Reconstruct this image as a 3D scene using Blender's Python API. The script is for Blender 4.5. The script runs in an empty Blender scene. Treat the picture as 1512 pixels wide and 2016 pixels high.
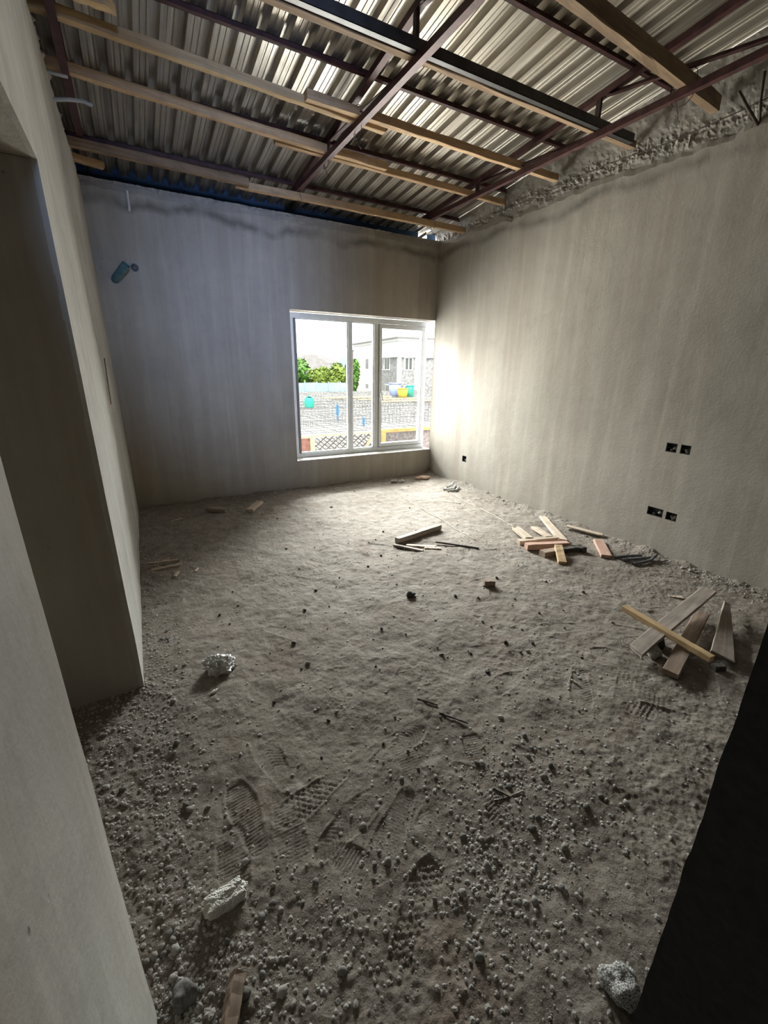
import bpy, bmesh, math, random
import numpy as np
from mathutils import Vector, Matrix, Euler

S = bpy.context.scene
COL = S.collection
R = math.radians

# ------------------------------------------------------------------ camera
cam = bpy.data.cameras.new('camera')
cam.sensor_fit = 'VERTICAL'
cam.sensor_height = 36.0
cam.lens = 36.0 * 841.6 / 2016.0
cam.clip_start = 0.02
cam.clip_end = 500
co = bpy.data.objects.new('camera', cam)
COL.objects.link(co)
yaw, pit, rol = R(29.281), R(18.525), R(-0.786)
fw = Vector((math.sin(yaw)*math.cos(pit), math.cos(yaw)*math.cos(pit), -math.sin(pit)))
rt = Vector((math.cos(yaw), -math.sin(yaw), 0))
dn = fw.cross(rt)
r2 = rt*math.cos(rol) + dn*math.sin(rol)
d2 = -rt*math.sin(rol) + dn*math.cos(rol)
m = Matrix((r2, -d2, -fw)).transposed().to_4x4()
m.translation = (0, 0, 1.5)
co.matrix_world = m
S.camera = co

# ------------------------------------------------------------------ sky, sun, exposure
w = bpy.data.worlds.new('sky'); S.world = w; w.use_nodes = True
bg = w.node_tree.nodes['Background']
bg.inputs[0].default_value = (0.93, 0.97, 1.0, 1)
bg.inputs[1].default_value = 2.2

def lamp(name, kind, loc, rot, energy, color=(1, 1, 1), **kw):
    l = bpy.data.lights.new(name, kind)
    l.energy = energy; l.color = color
    for k, v in kw.items(): setattr(l, k, v)
    o = bpy.data.objects.new(name, l); COL.objects.link(o)
    o.location = loc; o.rotation_euler = rot
    return o

sd = Vector((0.30, 0.62, -0.72))
lamp('sun', 'SUN', (0, -5, 20), sd.to_track_quat('-Z', 'Y').to_euler(), 5.0, (1, .95, .86), angle=R(1))
po = lamp('window_portal', 'AREA', (2.70, 5.56, 1.25), (R(-90), 0, 0), 1, shape='RECTANGLE', size=2.05, size_y=1.8)
po.data.cycles.is_portal = True
# area lamps added to boost the window daylight: above, in the opening, below
lamp('sky_boost', 'AREA', (3.7, 8.5, 3.65), (R(-78), 0, 0), 1900, (.92, .96, 1.0), shape='RECTANGLE', size=4.4, size_y=2.0)  # added lamp above the view, standing in for more sky
lamp('window_boost', 'AREA', (2.68, 5.62, 1.25), (R(-90), 0, 0), 165, (1.0, .975, .94), shape='RECTANGLE', size=2.0, size_y=1.74)  # added lamp filling the opening, on top of the sky light
lamp('ground_boost', 'AREA', (3.0, 6.70, -.42), (R(-135), 0, 0), 240, (1.0, .90, .74), shape='RECTANGLE', size=4.0, size_y=.9)  # added lamp below the sill, standing in for slab bounce

pd = lamp('added_blue_fill', 'AREA', (.10, -2.15, 2.60), (R(86.0), 0, R(-11)), 9.0, (.40, .58, 1.0), shape='RECTANGLE', size=.7, size_y=.4)  # added blue lamp for the back wall haze; the passage end is closed
pd.data.spread = R(33)

S.view_settings.view_transform = 'Standard'
S.view_settings.look = 'None'
S.view_settings.gamma = 1
S.view_settings.use_curve_mapping = False
S.view_settings.exposure = 0.66
S.cycles.use_denoising = True
S.cycles.max_bounces = 12
S.cycles.diffuse_bounces = 7
S.cycles.glossy_bounces = 4
S.cycles.transparent_max_bounces = 12
S.cycles.sample_clamp_indirect = 6

# ------------------------------------------------------------------ helpers
YB, XR, XL = 5.2408, 3.7123, -0.1795          # inner faces of back, right and left wall
ROOF_T = 0.095                                # fall of the roof towards the window wall
def chord_z(y): return 3.145 + ROOF_T*(5.0 - y)
def sheet_z(y): return 3.241 + ROOF_T*(5.0 - y)

def new_obj(name, me, mat=None, parent=None, label=None, cat=None, group=None, kind=None):
    o = bpy.data.objects.new(name, me)
    COL.objects.link(o)
    if mat is not None and me is not None:
        if not me.materials: me.materials.append(mat)
    if parent is not None: o.parent = parent
    if label: o['label'] = label
    if cat: o['category'] = cat
    if group: o['group'] = group
    if kind: o['kind'] = kind
    return o

def mesh_np(name, V, F, smooth=False):
    """V (n,3), F (m,k) numpy"""
    me = bpy.data.meshes.new(name)
    V = np.asarray(V, np.float32); F = np.asarray(F, np.int32)
    n, k = F.shape
    me.vertices.add(len(V)); me.vertices.foreach_set('co', V.ravel())
    me.loops.add(n*k); me.loops.foreach_set('vertex_index', F.ravel())
    me.polygons.add(n)
    me.polygons.foreach_set('loop_start', np.arange(0, n*k, k, dtype=np.int32))
    me.polygons.foreach_set('loop_total', np.full(n, k, np.int32))
    me.polygons.foreach_set('use_smooth', np.full(n, smooth, bool))
    me.update(calc_edges=True)
    me.validate()
    return me

def bm_mesh(name, bm, smooth=False):
    me = bpy.data.meshes.new(name)
    bmesh.ops.recalc_face_normals(bm, faces=bm.faces[:])
    if smooth:
        for f in bm.faces: f.smooth = True
    bm.to_mesh(me); bm.free()
    return me

def add_box(bm, lo, hi, mat4=None):
    vs = []
    for z in (lo[2], hi[2]):
        for x, y in ((lo[0], lo[1]), (hi[0], lo[1]), (hi[0], hi[1]), (lo[0], hi[1])):
            p = Vector((x, y, z))
            vs.append(bm.verts.new(mat4 @ p if mat4 else p))
    for f in ((3,2,1,0), (4,5,6,7), (0,1,5,4), (1,2,6,5), (2,3,7,6), (3,0,4,7)):
        bm.faces.new([vs[i] for i in f])

def box_mesh(name, lo, hi, bevel=0.0, mat4=None):
    bm = bmesh.new(); add_box(bm, lo, hi, mat4)
    if bevel: bmesh.ops.bevel(bm, geom=bm.edges[:], offset=bevel, segments=1, affect='EDGES')
    return bm_mesh(name, bm)

def add_tube(bm, pts, r, n=8, cap=True):
    pts = [Vector(p) for p in pts]
    rings = []
    up = Vector((0, 0, 1))
    for i, p in enumerate(pts):
        t = (pts[min(i+1, len(pts)-1)] - pts[max(i-1, 0)]).normalized()
        a = t.cross(up)
        if a.length < 1e-3: a = t.cross(Vector((1, 0, 0)))
        a.normalize(); b = t.cross(a)
        rr = r[i] if isinstance(r, (list, tuple)) else r
        rings.append([bm.verts.new(p + (a*math.cos(2*math.pi*k/n) + b*math.sin(2*math.pi*k/n))*rr) for k in range(n)])
    for i in range(len(rings)-1):
        for k in range(n):
            bm.faces.new((rings[i][k], rings[i][(k+1) % n], rings[i+1][(k+1) % n], rings[i+1][k]))
    if cap:
        bm.faces.new(rings[0][::-1]); bm.faces.new(rings[-1])

def tube_mesh(name, pts, r, n=8, cap=True):
    bm = bmesh.new(); add_tube(bm, pts, r, n, cap)
    return bm_mesh(name, bm, True)

def hollow_pipe(name, pts, r, wall=0.004, n=14):
    """open pipe: outer skin, inner skin, rim at the far end"""
    bm = bmesh.new()
    add_tube(bm, pts, r, n, False)
    add_tube(bm, pts, r-wall, n, False)
    bm.verts.ensure_lookup_table()
    m = len(pts)
    o0 = (m-1)*n; i0 = m*n + (m-1)*n
    for k in range(n):
        bm.faces.new((bm.verts[o0+k], bm.verts[o0+(k+1) % n], bm.verts[i0+(k+1) % n], bm.verts[i0+k]))
    for k in range(n):
        bm.faces.new((bm.verts[k], bm.verts[m*n+k], bm.verts[m*n+(k+1) % n], bm.verts[(k+1) % n]))
    return bm_mesh(name, bm, False)

# --- lattice noise in numpy
def vnoise(x, y, seed=0):
    xi = np.floor(x).astype(np.int64); yi = np.floor(y).astype(np.int64)
    fx = x - xi; fy = y - yi
    fx = fx*fx*(3-2*fx); fy = fy*fy*(3-2*fy)
    def h(a, b):
        n = (a*374761393 + b*668265263 + seed*974634777) & 0x7fffffff
        n = ((n ^ (n >> 13))*1274126177) & 0x7fffffff
        n = (n ^ (n >> 16)) & 0xffff
        return n/65535.0*2 - 1
    return ((h(xi, yi)*(1-fx) + h(xi+1, yi)*fx)*(1-fy) + (h(xi, yi+1)*(1-fx) + h(xi+1, yi+1)*fx)*fy)

def fbm(x, y, scale, octv=4, seed=0, gain=.5):
    s = 0; a = 1.0
    for o in range(octv):
        s = s + a*vnoise(x*scale + 17.3*o, y*scale - 9.1*o, seed+o)
        scale *= 2.03; a *= gain
    return s

# ------------------------------------------------------------------ materials
def mat_new(name):
    m = bpy.data.materials.new(name); m.use_nodes = True
    nt = m.node_tree; b = nt.nodes['Principled BSDF']
    return m, nt, b
def nd(nt, typ, **kw):
    n = nt.nodes.new(typ)
    for k, v in kw.items():
        if k in n.inputs: n.inputs[k].default_value = v
        else: setattr(n, k, v)
    return n
def lk(nt, a, b): nt.links.new(a, b)
def coords(nt, scale=(1, 1, 1), src='Object', loc=(0, 0, 0)):
    tc = nd(nt, 'ShaderNodeTexCoord'); mp = nd(nt, 'ShaderNodeMapping')
    mp.inputs['Scale'].default_value = scale
    mp.inputs['Location'].default_value = loc
    lk(nt, tc.outputs[src], mp.inputs['Vector'])
    return mp.outputs['Vector']
def noise(nt, vec, scale, detail=4, rough=.55, dist=0):
    n = nd(nt, 'ShaderNodeTexNoise', Scale=scale, Detail=detail, Roughness=rough, Distortion=dist)
    lk(nt, vec, n.inputs['Vector'])
    return n.outputs['Fac']
def ramp(nt, fac, stops):
    r = nd(nt, 'ShaderNodeValToRGB')
    el = r.color_ramp.elements
    while len(el) < len(stops): el.new(.5)
    for e, (p, c) in zip(el, stops):
        e.position = p; e.color = (c[0], c[1], c[2], 1) if not isinstance(c, (int, float)) else (c, c, c, 1)
    lk(nt, fac, r.inputs['Fac'])
    return r.outputs['Color']
def mix(nt, fac, a, b, mode='MIX'):
    n = nd(nt, 'ShaderNodeMix', data_type='RGBA', blend_type=mode)
    for s, v in ((n.inputs[0], fac), (n.inputs[6], a), (n.inputs[7], b)):
        if hasattr(v, 'links') or hasattr(v, 'is_linked'): lk(nt, v, s)
        elif isinstance(v, (int, float)): s.default_value = v
        else: s.default_value = (v[0], v[1], v[2], 1)
    return n.outputs[2]
def mth(nt, op, a, b=0.0, c=None):
    n = nd(nt, 'ShaderNodeMath', operation=op)
    for i, v in enumerate((a, b) if c is None else (a, b, c)):
        if hasattr(v, 'is_linked'): lk(nt, v, n.inputs[i])
        else: n.inputs[i].default_value = v
    return n.outputs[0]
def bump(nt, b, h, strength=.3, dist=.01):
    n = nd(nt, 'ShaderNodeBump', Strength=strength, Distance=dist)
    lk(nt, h, n.inputs['Height']); lk(nt, n.outputs[0], b.inputs['Normal'])

def plain(name, col, rough=.6, metal=0.0, var=.12, nscale=20, bmp=.1):
    m, nt, b = mat_new(name)
    v = coords(nt); n = noise(nt, v, nscale)
    c = ramp(nt, n, [(.3, [x*(1-var) for x in col]), (.7, [min(1, x*(1+var)) for x in col])])
    lk(nt, c, b.inputs['Base Color'])
    b.inputs['Roughness'].default_value = rough; b.inputs['Metallic'].default_value = metal
    if bmp: bump(nt, b, noise(nt, v, nscale*4), bmp, .003)
    return m

def plaster(name, col, stain=True, blot=.22, streak=(6, 6, .35), warm=(.36, .30, .24)):
    m, nt, b = mat_new(name)
    v = coords(nt)
    big = noise(nt, v, 1.1, 5, .6)
    st = noise(nt, coords(nt, streak), 1.0, 6, .62)
    mot = noise(nt, v, 9, 5, .6)
    base = ramp(nt, big, [(.3, [x*(1-.72*blot) for x in col]), (.7, [x*1.10 for x in col])])
    base = mix(nt, mth(nt, 'MULTIPLY', ramp(nt, st, [(.45, 0), (.66, 1)]), .42), base, warm)
    lt = noise(nt, coords(nt, streak, loc=(3, 5, 1)), 1.7, 5, .6)
    base = mix(nt, mth(nt, 'MULTIPLY', ramp(nt, lt, [(.5, 0), (.70, 1)]), .40), base, [min(1, x*1.28) for x in col])
    base = mix(nt, mth(nt, 'MULTIPLY', ramp(nt, mot, [(.5, 0), (.8, 1)]), blot), base, [x*.55 for x in col])
    # pits and trowel nicks
    pit = nd(nt, 'ShaderNodeTexVoronoi', Scale=7.0, Randomness=1.0)
    lk(nt, v, pit.inputs['Vector'])
    pm = ramp(nt, pit.outputs['Distance'], [(.018, 1), (.05, 0)])
    base = mix(nt, mth(nt, 'MULTIPLY', pm, .55), base, [x*.35 for x in col])
    if stain:
        # rain seepage line under the wall head
        sx = nd(nt, 'ShaderNodeSeparateXYZ'); lk(nt, v, sx.inputs[0])
        wob = noise(nt, coords(nt, (1, 1, .2)), 1.6, 6, .6)
        lvl = mth(nt, 'ADD', sx.outputs['Z'], mth(nt, 'MULTIPLY', wob, -.34))
        d = mth(nt, 'ABSOLUTE', mth(nt, 'SUBTRACT', lvl, 2.745))
        line = ramp(nt, d, [(.006, 1), (.065, 0)])
        brk = ramp(nt, noise(nt, v, 2.3, 3), [(.38, .25), (.55, 1)])
        base = mix(nt, mth(nt, 'MULTIPLY', mth(nt, 'MULTIPLY', line, brk), .85), base, [x*.36 for x in col])
        above = ramp(nt, lvl, [(0, 0), (1, 0)])
        # darker strip close to the floor
        low = ramp(nt, mth(nt, 'ADD', sx.outputs['Z'], mth(nt, 'MULTIPLY', mot, .14)), [(.07, 1), (.19, 0)])
        base = mix(nt, mth(nt, 'MULTIPLY', low, .25), base, [x*.7 for x in col])
    lk(nt, base, b.inputs['Base Color'])
    b.inputs['Roughness'].default_value = .9
    hh = mth(nt, 'ADD', mth(nt, 'MULTIPLY', noise(nt, v, 60, 4), .35), mth(nt, 'MULTIPLY', noise(nt, v, 6, 3), 1.0))
    hh = mth(nt, 'SUBTRACT', hh, mth(nt, 'MULTIPLY', pm, .5))
    bump(nt, b, hh, .35, .012)
    return m

M = {}
M['plaster'] = plaster('cement_plaster', (.385, .352, .30), warm=(.285, .232, .18))
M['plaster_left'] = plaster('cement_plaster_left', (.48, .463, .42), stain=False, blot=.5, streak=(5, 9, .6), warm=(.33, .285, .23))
M['rough'] = plaster('rough_cement', (.33, .305, .27), stain=False)
M['dark_wall'] = plain('shade_blackened_plaster', (.022, .022, .022), .9, 0, .3, 40, .4)  # shade of the face turned from the window, put into the colour

def soil():
    m, nt, b = mat_new('dirt')
    v = coords(nt)
    n1 = noise(nt, v, 1.3, 6, .62); n2 = noise(nt, v, 11, 6, .65); n3 = noise(nt, v, 90, 4, .7)
    c = ramp(nt, n1, [(.32, (.145, .115, .086)), (.55, (.25, .213, .172)), (.75, (.34, .302, .258))])
    c2 = ramp(nt, n2, [(.32, (.105, .083, .062)), (.50, (.215, .18, .143)), (.72, (.37, .333, .285))])
    c = mix(nt, .55, c, c2)
    c = mix(nt, mth(nt, 'MULTIPLY', ramp(nt, n3, [(.45, 0), (.75, 1)]), .45), c, (.38, .355, .325))
    c = mix(nt, mth(nt, 'MULTIPLY', ramp(nt, n3, [(.28, 1), (.45, 0)]), .45), c, (.075, .063, .052))
    red = noise(nt, coords(nt, loc=(4, 2, 0)), 2.6, 4, .6)
    c = mix(nt, mth(nt, 'MULTIPLY', ramp(nt, red, [(.55, 0), (.72, 1)]), .30), c, (.20, .125, .09))
    lk(nt, c, b.inputs['Base Color'])
    b.inputs['Roughness'].default_value = .95
    b.inputs['Specular IOR Level'].default_value = .25
    hh = mth(nt, 'ADD', mth(nt, 'MULTIPLY', noise(nt, v, 160, 4, .7), .5), noise(nt, v, 45, 5, .65))
    bump(nt, b, hh, .55, .012)
    return m
M['soil'] = soil()

def stone(name, lo, hi, rnd=True):
    m, nt, b = mat_new(name)
    n = noise(nt, coords(nt), 60, 5, .65)
    c = ramp(nt, n, [(.3, lo), (.7, hi)])
    if rnd:
        oi = nd(nt, 'ShaderNodeObjectInfo')
        g = ramp(nt, oi.outputs['Random'], [(0, .45), (1, 1.35)])
        c = mix(nt, 1.0, c, g, 'MULTIPLY')
    lk(nt, c, b.inputs['Base Color']); b.inputs['Roughness'].default_value = .92
    bump(nt, b, noise(nt, coords(nt), 200, 3), .4, .004)
    return m
M['stone'] = stone('gravel_stone', (.18, .168, .15), (.50, .475, .435))
M['pebble'] = stone('gravel_fine', (.24, .222, .195), (.58, .555, .51), False)
M['lump'] = stone('mortar_lump', (.26, .25, .23), (.62, .60, .57), False)
def speckle():
    m, nt, b = mat_new('speckled_mortar')
    n = noise(nt, coords(nt), 260, 3, .6)
    lk(nt, ramp(nt, n, [(.40, (.13, .125, .115)), (.50, (.46, .45, .42)), (.60, (.84, .82, .78))]), b.inputs['Base Color'])
    b.inputs['Roughness'].default_value = .95
    bump(nt, b, n, .9, .008)
    return m
M['speckle'] = speckle()
M['dark_lump'] = stone('dark_lump', (.03, .027, .025), (.10, .09, .08), False)
M['brick'] = stone('brick_shard', (.42, .27, .20), (.62, .44, .34), False)

def wood(name, a, b_, grain=1.0, dirt=.25):
    m, nt, b = mat_new(name)
    oi = nd(nt, 'ShaderNodeObjectInfo')
    tc = nd(nt, 'ShaderNodeTexCoord'); mp = nd(nt, 'ShaderNodeMapping')
    mp.inputs['Scale'].default_value = (2.2*grain, 30*grain, 30*grain)
    off = nd(nt, 'ShaderNodeVectorMath', operation='SCALE'); off.inputs[0].default_value = (7, 3, 5)
    lk(nt, mth(nt, 'MULTIPLY', oi.outputs['Random'], 9), off.inputs['Scale'])
    add = nd(nt, 'ShaderNodeVectorMath', operation='ADD')
    lk(nt, tc.outputs['Object'], mp.inputs['Vector']); lk(nt, mp.outputs[0], add.inputs[0]); lk(nt, off.outputs[0], add.inputs[1])
    g = noise(nt, add.outputs[0], 1.0, 6, .6, .6)
    c = ramp(nt, g, [(.3, a), (.52, [(x+y)/2 for x, y in zip(a, b_)]), (.7, b_)])
    add2 = nd(nt, 'ShaderNodeVectorMath', operation='ADD')
    lk(nt, tc.outputs['Object'], add2.inputs[0]); lk(nt, off.outputs[0], add2.inputs[1])
    d = noise(nt, add2.outputs[0], 7, 5, .65)
    c = mix(nt, mth(nt, 'MULTIPLY', ramp(nt, d, [(.48, 0), (.7, 1)]), dirt), c, (.12, .10, .085))
    tone = ramp(nt, oi.outputs['Random'], [(0, .85), (1, 1.12)])
    c = mix(nt, 1.0, c, tone, 'MULTIPLY')
    lk(nt, c, b.inputs['Base Color']); b.inputs['Roughness'].default_value = .8
    bump(nt, b, g, .35, .004)
    return m
M['joist'] = wood('joist_timber', (.38, .24, .125), (.66, .46, .27), dirt=.3)
M['joist_brown'] = wood('brown_joist_timber', (.20, .125, .07), (.40, .27, .16), dirt=.45)
M['yellow'] = wood('yellow_wood', (.48, .31, .15), (.70, .51, .29), dirt=.2)
M['pale'] = wood('pale_wood', (.42, .33, .24), (.66, .54, .42), dirt=.3)
M['grey'] = wood('grey_dusty_wood', (.22, .18, .145), (.42, .35, .29), dirt=.4)
M['brown'] = wood('brown_dusty_wood', (.20, .14, .10), (.40, .29, .21), dirt=.4)
M['pink'] = wood('pinkish_wood', (.42, .24, .17), (.66, .44, .34), dirt=.2)
M['dark'] = wood('dark_wet_wood', (.045, .037, .032), (.13, .105, .085), dirt=.5)

def sheet_metal():
    m, nt, b = mat_new('aluzinc_sheet')
    v = coords(nt)
    st = noise(nt, coords(nt, (26, .9, 3)), 1.0, 4, .6)
    bl = noise(nt, v, 1.7, 5, .65)
    c = ramp(nt, st, [(.28, (.30, .27, .225)), (.5, (.50, .465, .405)), (.72, (.68, .65, .59))])
    c = mix(nt, mth(nt, 'MULTIPLY', ramp(nt, bl, [(.45, 0), (.72, 1)]), .5), c, (.34, .27, .19))
    lk(nt, c, b.inputs['Base Color'])
    b.inputs['Metallic'].default_value = .72
    lk(nt, ramp(nt, bl, [(.3, .30), (.7, .48)]), b.inputs['Roughness'])
    bump(nt, b, st, .15, .006)
    return m
M['sheet'] = sheet_metal()
M['oxide'] = plain('red_oxide_steel', (.075, .029, .028), .5, .2, .45, 14, .3)
M['oxide_dark'] = plain('dark_primer_steel', (.05, .030, .030), .55, .2, .4, 14, .3)
M['channel'] = plain('galvanised_channel', (.07, .068, .068), .45, .5, .3, 10, .2)
M['navy'] = plain('flare_blue_fascia', (.012, .045, .10), .7, 0, .25, 8, .2)  # bluish lens flare over the dark eave, put into the board colour
M['rebar_out'] = plain('reinforcement_steel', (.17, .16, .155), .8, .1, .4, 3, 0)
M['rebar'] = plain('rusty_rebar', (.10, .075, .06), .8, .3, .3, 30, .4)
M['wire'] = plain('binding_wire', (.05, .035, .03), .6, .4, .2, 30, 0)
M['pvc_grey'] = plain('grey_conduit', (.42, .41, .38), .5, 0, .15, 20, .1)
M['pvc_dark'] = plain('dusty_black_conduit', (.12, .12, .12), .6, 0, .4, 40, .2)
M['pvc_white'] = plain('white_conduit', (.62, .60, .56), .5, 0, .1, 20, .1)
M['pvc_teal'] = plain('dusty_teal_pipe', (.085, .165, .175), .6, 0, .35, 30, .1)
M['pvc_blue'] = plain('blue_pipe', (.02, .14, .34), .5, 0, .1, 20, 0)
M['boxblack'] = plain('black_box_plastic', (.018, .018, .019), .5, 0, .3, 60, .2)
M['frame'] = plain('white_window_frame', (.66, .67, .67), .4, 0, .06, 14, .04)
M['gasket'] = plain('grey_gasket', (.16, .16, .165), .6, 0, .1, 20, 0)
M['screw'] = plain('steel_screw', (.25, .25, .25), .4, .8, .1, 20, 0)
M['string'] = plain('white_string', (.62, .55, .43), .9, 0, .15, 60, .1)
M['bag'] = None
def bagmat():
    m, nt, b = mat_new('plastic_film')
    n = noise(nt, coords(nt), 30, 5)
    lk(nt, ramp(nt, n, [(.35, (.48, .46, .43)), (.65, (.80, .78, .75))]), b.inputs['Base Color'])
    b.inputs['Roughness'].default_value = .38
    bump(nt, b, noise(nt, coords(nt), 45, 5, .6, 1.5), .5, .006)
    return m
M['bag'] = bagmat()
def foammat():
    m, nt, b = mat_new('foam_crumb')
    vo = nd(nt, 'ShaderNodeTexVoronoi', Scale=190.0); lk(nt, coords(nt), vo.inputs['Vector'])
    lk(nt, ramp(nt, vo.outputs['Distance'], [(.0, (.92, .90, .85)), (.6, (.70, .67, .60))]), b.inputs['Base Color'])
    b.inputs['Roughness'].default_value = .9
    bump(nt, b, mth(nt, 'SUBTRACT', 1.0, vo.outputs['Distance']), .8, .006)
    return m
M['foam'] = foammat()
def glass():
    m = bpy.data.materials.new('window_glass'); m.use_nodes = True
    nt = m.node_tree; nt.nodes.clear()
    out = nd(nt, 'ShaderNodeOutputMaterial'); mx = nd(nt, 'ShaderNodeMixShader')
    tr = nd(nt, 'ShaderNodeBsdfTransparent'); tr.inputs[0].default_value = (.95, .97, .96, 1)
    gl = nd(nt, 'ShaderNodeBsdfGlossy', Roughness=.02)
    fr = nd(nt, 'ShaderNodeFresnel', IOR=1.35)
    lk(nt, fr.outputs[0], mx.inputs[0]); lk(nt, tr.outputs[0], mx.inputs[1]); lk(nt, gl.outputs[0], mx.inputs[2])
    lk(nt, mx.outputs[0], out.inputs[0])
    return m
M['glass'] = glass()
# outdoors
M['ground'] = plain('sandy_ground', (.30, .27, .22), .95, 0, .25, .6, .3)
M['slab'] = plain('pale_concrete', (.40, .395, .38), .9, 0, .3, 1.3, .3)
M['leaf'] = plain('green_leaves', (.085, .20, .022), .6, 0, .7, 3.0, 0)
M['leaf2'] = plain('yellow_green_leaves', (.15, .21, .025), .6, 0, .6, 3.0, 0)
M['bark'] = plain('bark', (.10, .075, .05), .9, 0, .3, 10, .3)
M['white_render'] = plain('white_render', (.60, .59, .57), .85, 0, .05, 2, .1)
M['cladding'] = plain('grey_stone_cladding', (.235, .232, .23), .9, 0, .45, 3.5, .5)
M['roofgrey'] = plain('grey_roof_tile', (.185, .17, .165), .8, 0, .2, 1.5, .3)
M['roofblue'] = plain('blue_grey_roof', (.17, .20, .24), .7, 0, .15, 1.5, .3)
M['housewin'] = plain('dark_house_glass', (.06, .062, .058), .3, 0, .2, 3, 0)
M['bluefence'] = plain('pale_blue_fence', (.27, .34, .39), .7, 0, .2, 1.0, .1)
M['lattice'] = plain('grey_brown_lattice', (.10, .082, .07), .8, 0, .25, 10, .2)
M['rail'] = plain('formwork_timber', (.40, .31, .20), .8, 0, .2, 6, .2)
M['rail_or'] = plain('orange_formwork_timber', (.46, .24, .075), .8, 0, .2, 6, .2)
M['redpanel'] = plain('red_brown_board', (.20, .085, .065), .8, 0, .4, 12, .3)
M['greypanel'] = plain('grey_mesh_board', (.16, .135, .125), .9, 0, .5, 25, .4)
M['tank'] = plain('pale_blue_tank', (.25, .30, .52), .6, 0, .1, 2, 0)
M['yellowp'] = plain('yellow_plastic', (.50, .38, .03), .6, 0, .1, 2, 0)
M['green'] = plain('green_plastic', (.02, .33, .24), .5, 0, .15, 2, 0)

# ------------------------------------------------------------------ floor
rs = np.random.RandomState(4)
def foot_list():
    L = []
    fixed = [(.30, 1.06, 60), (.42, .98, 20), (.12, 1.17, 95), (.62, .78, 50), (.72, .62, 25), (.50, .66, 35), (1.0, .95, 70),
             (.26, 1.35, 100), (.05, 1.02, 85), (.75, 1.18, 15), (.95, 1.45, 60), (.55, 1.5, 20), (.42, .80, 120), (.9, .72, 60)]
    for x, y, a in fixed: L.append((x, y, math.radians(a), L.__len__()))
    for i in range(120):
        L.append((rs.uniform(.0, 3.2), .75 + 4.2*rs.rand()**1.3, rs.uniform(0, 2*math.pi), i))
    return L
FEET = foot_list()
NX, NY = 900, 790
gx = np.linspace(-.92, 3.745, NX)
yy = [0.04]
while yy[-1] < 5.30: yy.append(yy[-1] + .0041*max(1, yy[-1]/1.25))
gy = np.array(yy); NY = len(gy)
GX, GY = np.meshgrid(gx, gy)
HZ = .010*fbm(GX, GY, 1.5, 3, 1) + .0065*fbm(GX, GY, 5.5, 3, 5) + .0024*fbm(GX, GY, 26, 3, 9)
clod = fbm(GX, GY, 2.2, 3, 31)
edge = np.exp(-np.maximum(0, XR-GX)/.22) + np.exp(-np.maximum(0, GX-XL+.03)/.20)*(GX > XL-.03) + .8*np.exp(-np.maximum(0, YB-GY)/.12) + (GX < XL)*1.0
gr = np.clip(.35 + .9*clod + 1.1*edge + .35*(GY < 1.0), 0, 1.6)
rid = 1-np.abs(fbm(GX, GY, 42, 3, 14))
HZ += gr*(.0016*fbm(GX, GY, 75, 2, 21) + .0010*np.maximum(0, fbm(GX, GY, 34, 2, 41)))
wr = fbm(GX, GY, 16, 3, 60)
HZ += .0022*np.abs(wr)
HZ += .045*np.exp(-np.maximum(0, XR-GX)/.07)*(.75+.5*fbm(GX, GY, 7, 3, 71)) + .02*np.exp(-np.maximum(0, YB-GY)/.06)*(.8+.6*fbm(GX, GY, 8, 2, 72))
def stamp(x, y, a, i):
    c, s = math.cos(a), math.sin(a)
    j0, j1 = np.searchsorted(gx, [x-.2, x+.2]); k0, k1 = np.searchsorted(gy, [y-.2, y+.2])
    if j1-j0 < 4 or k1-k0 < 4: return
    X = GX[k0:k1, j0:j1]-x; Y = GY[k0:k1, j0:j1]-y
    u = X*c + Y*s; v = -X*s + Y*c
    wid = .043 + .008*np.sin(u*20+.6)
    f = np.maximum(np.abs(u)/.145, np.sqrt((np.abs(u)/.145)**6*.5 + (v/wid)**2))
    inside = np.clip((1.04-f)/.10, 0, 1)
    rim = np.exp(-((f-1.12)/.10)**2)
    kind = (0, 1, 0, 1, 0, 2)[i % 6]
    if kind == 0: t = np.sin(u*2*math.pi/.0118 + 18*v)
    elif kind == 1: t = np.sin((u + np.abs(v)*.8)*2*math.pi/.017)
    else: t = np.sign(np.sin(u*2*math.pi/.024))*np.sign(np.sin(v*2*math.pi/.036))
    part = np.clip(.55 + 1.1*fbm(X+x, Y+y, 11, 2, 90+i), 0, 1)      # only partly printed
    k = .9 if i < 14 else .55*rs.rand()+.15
    H = HZ[k0:k1, j0:j1]
    m = inside*part*k
    smooth = .010*fbm(X+x, Y+y, 1.5, 3, 1) + .010*fbm(X+x, Y+y, 5.5, 2, 5)
    HZ[k0:k1, j0:j1] = H*(1-.75*m) + (smooth-.004+.0030*t)*.75*m + rim*part*k*.0026
for a in FEET: stamp(*a)
def hz(x, y):
    fx = min(max(np.searchsorted(gx, x)-1, 0), NX-2); fy = min(max(np.searchsorted(gy, y)-1, 0), NY-2)
    return float(HZ[fy, fx])
def hmax(x, y, r=.03):
    j0, j1 = np.searchsorted(gx, [x-r, x+r]); k0, k1 = np.searchsorted(gy, [y-r, y+r])
    return float(HZ[k0:k1+1, j0:j1+1].max())
V = np.stack([GX, GY, HZ], -1).reshape(-1, 3)
idx = np.arange(NX*NY).reshape(NY, NX)
F = np.stack([idx[:-1, :-1], idx[:-1, 1:], idx[1:, 1:], idx[1:, :-1]], -1).reshape(-1, 4)
floor = new_obj('floor', mesh_np('floor', V, F, True), M['soil'], kind='structure')
new_obj('passage_floor', box_mesh('passage_floor', (-.9, -2.3, -.1), (3.74, .06, .0)), M['soil'], floor)

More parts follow.
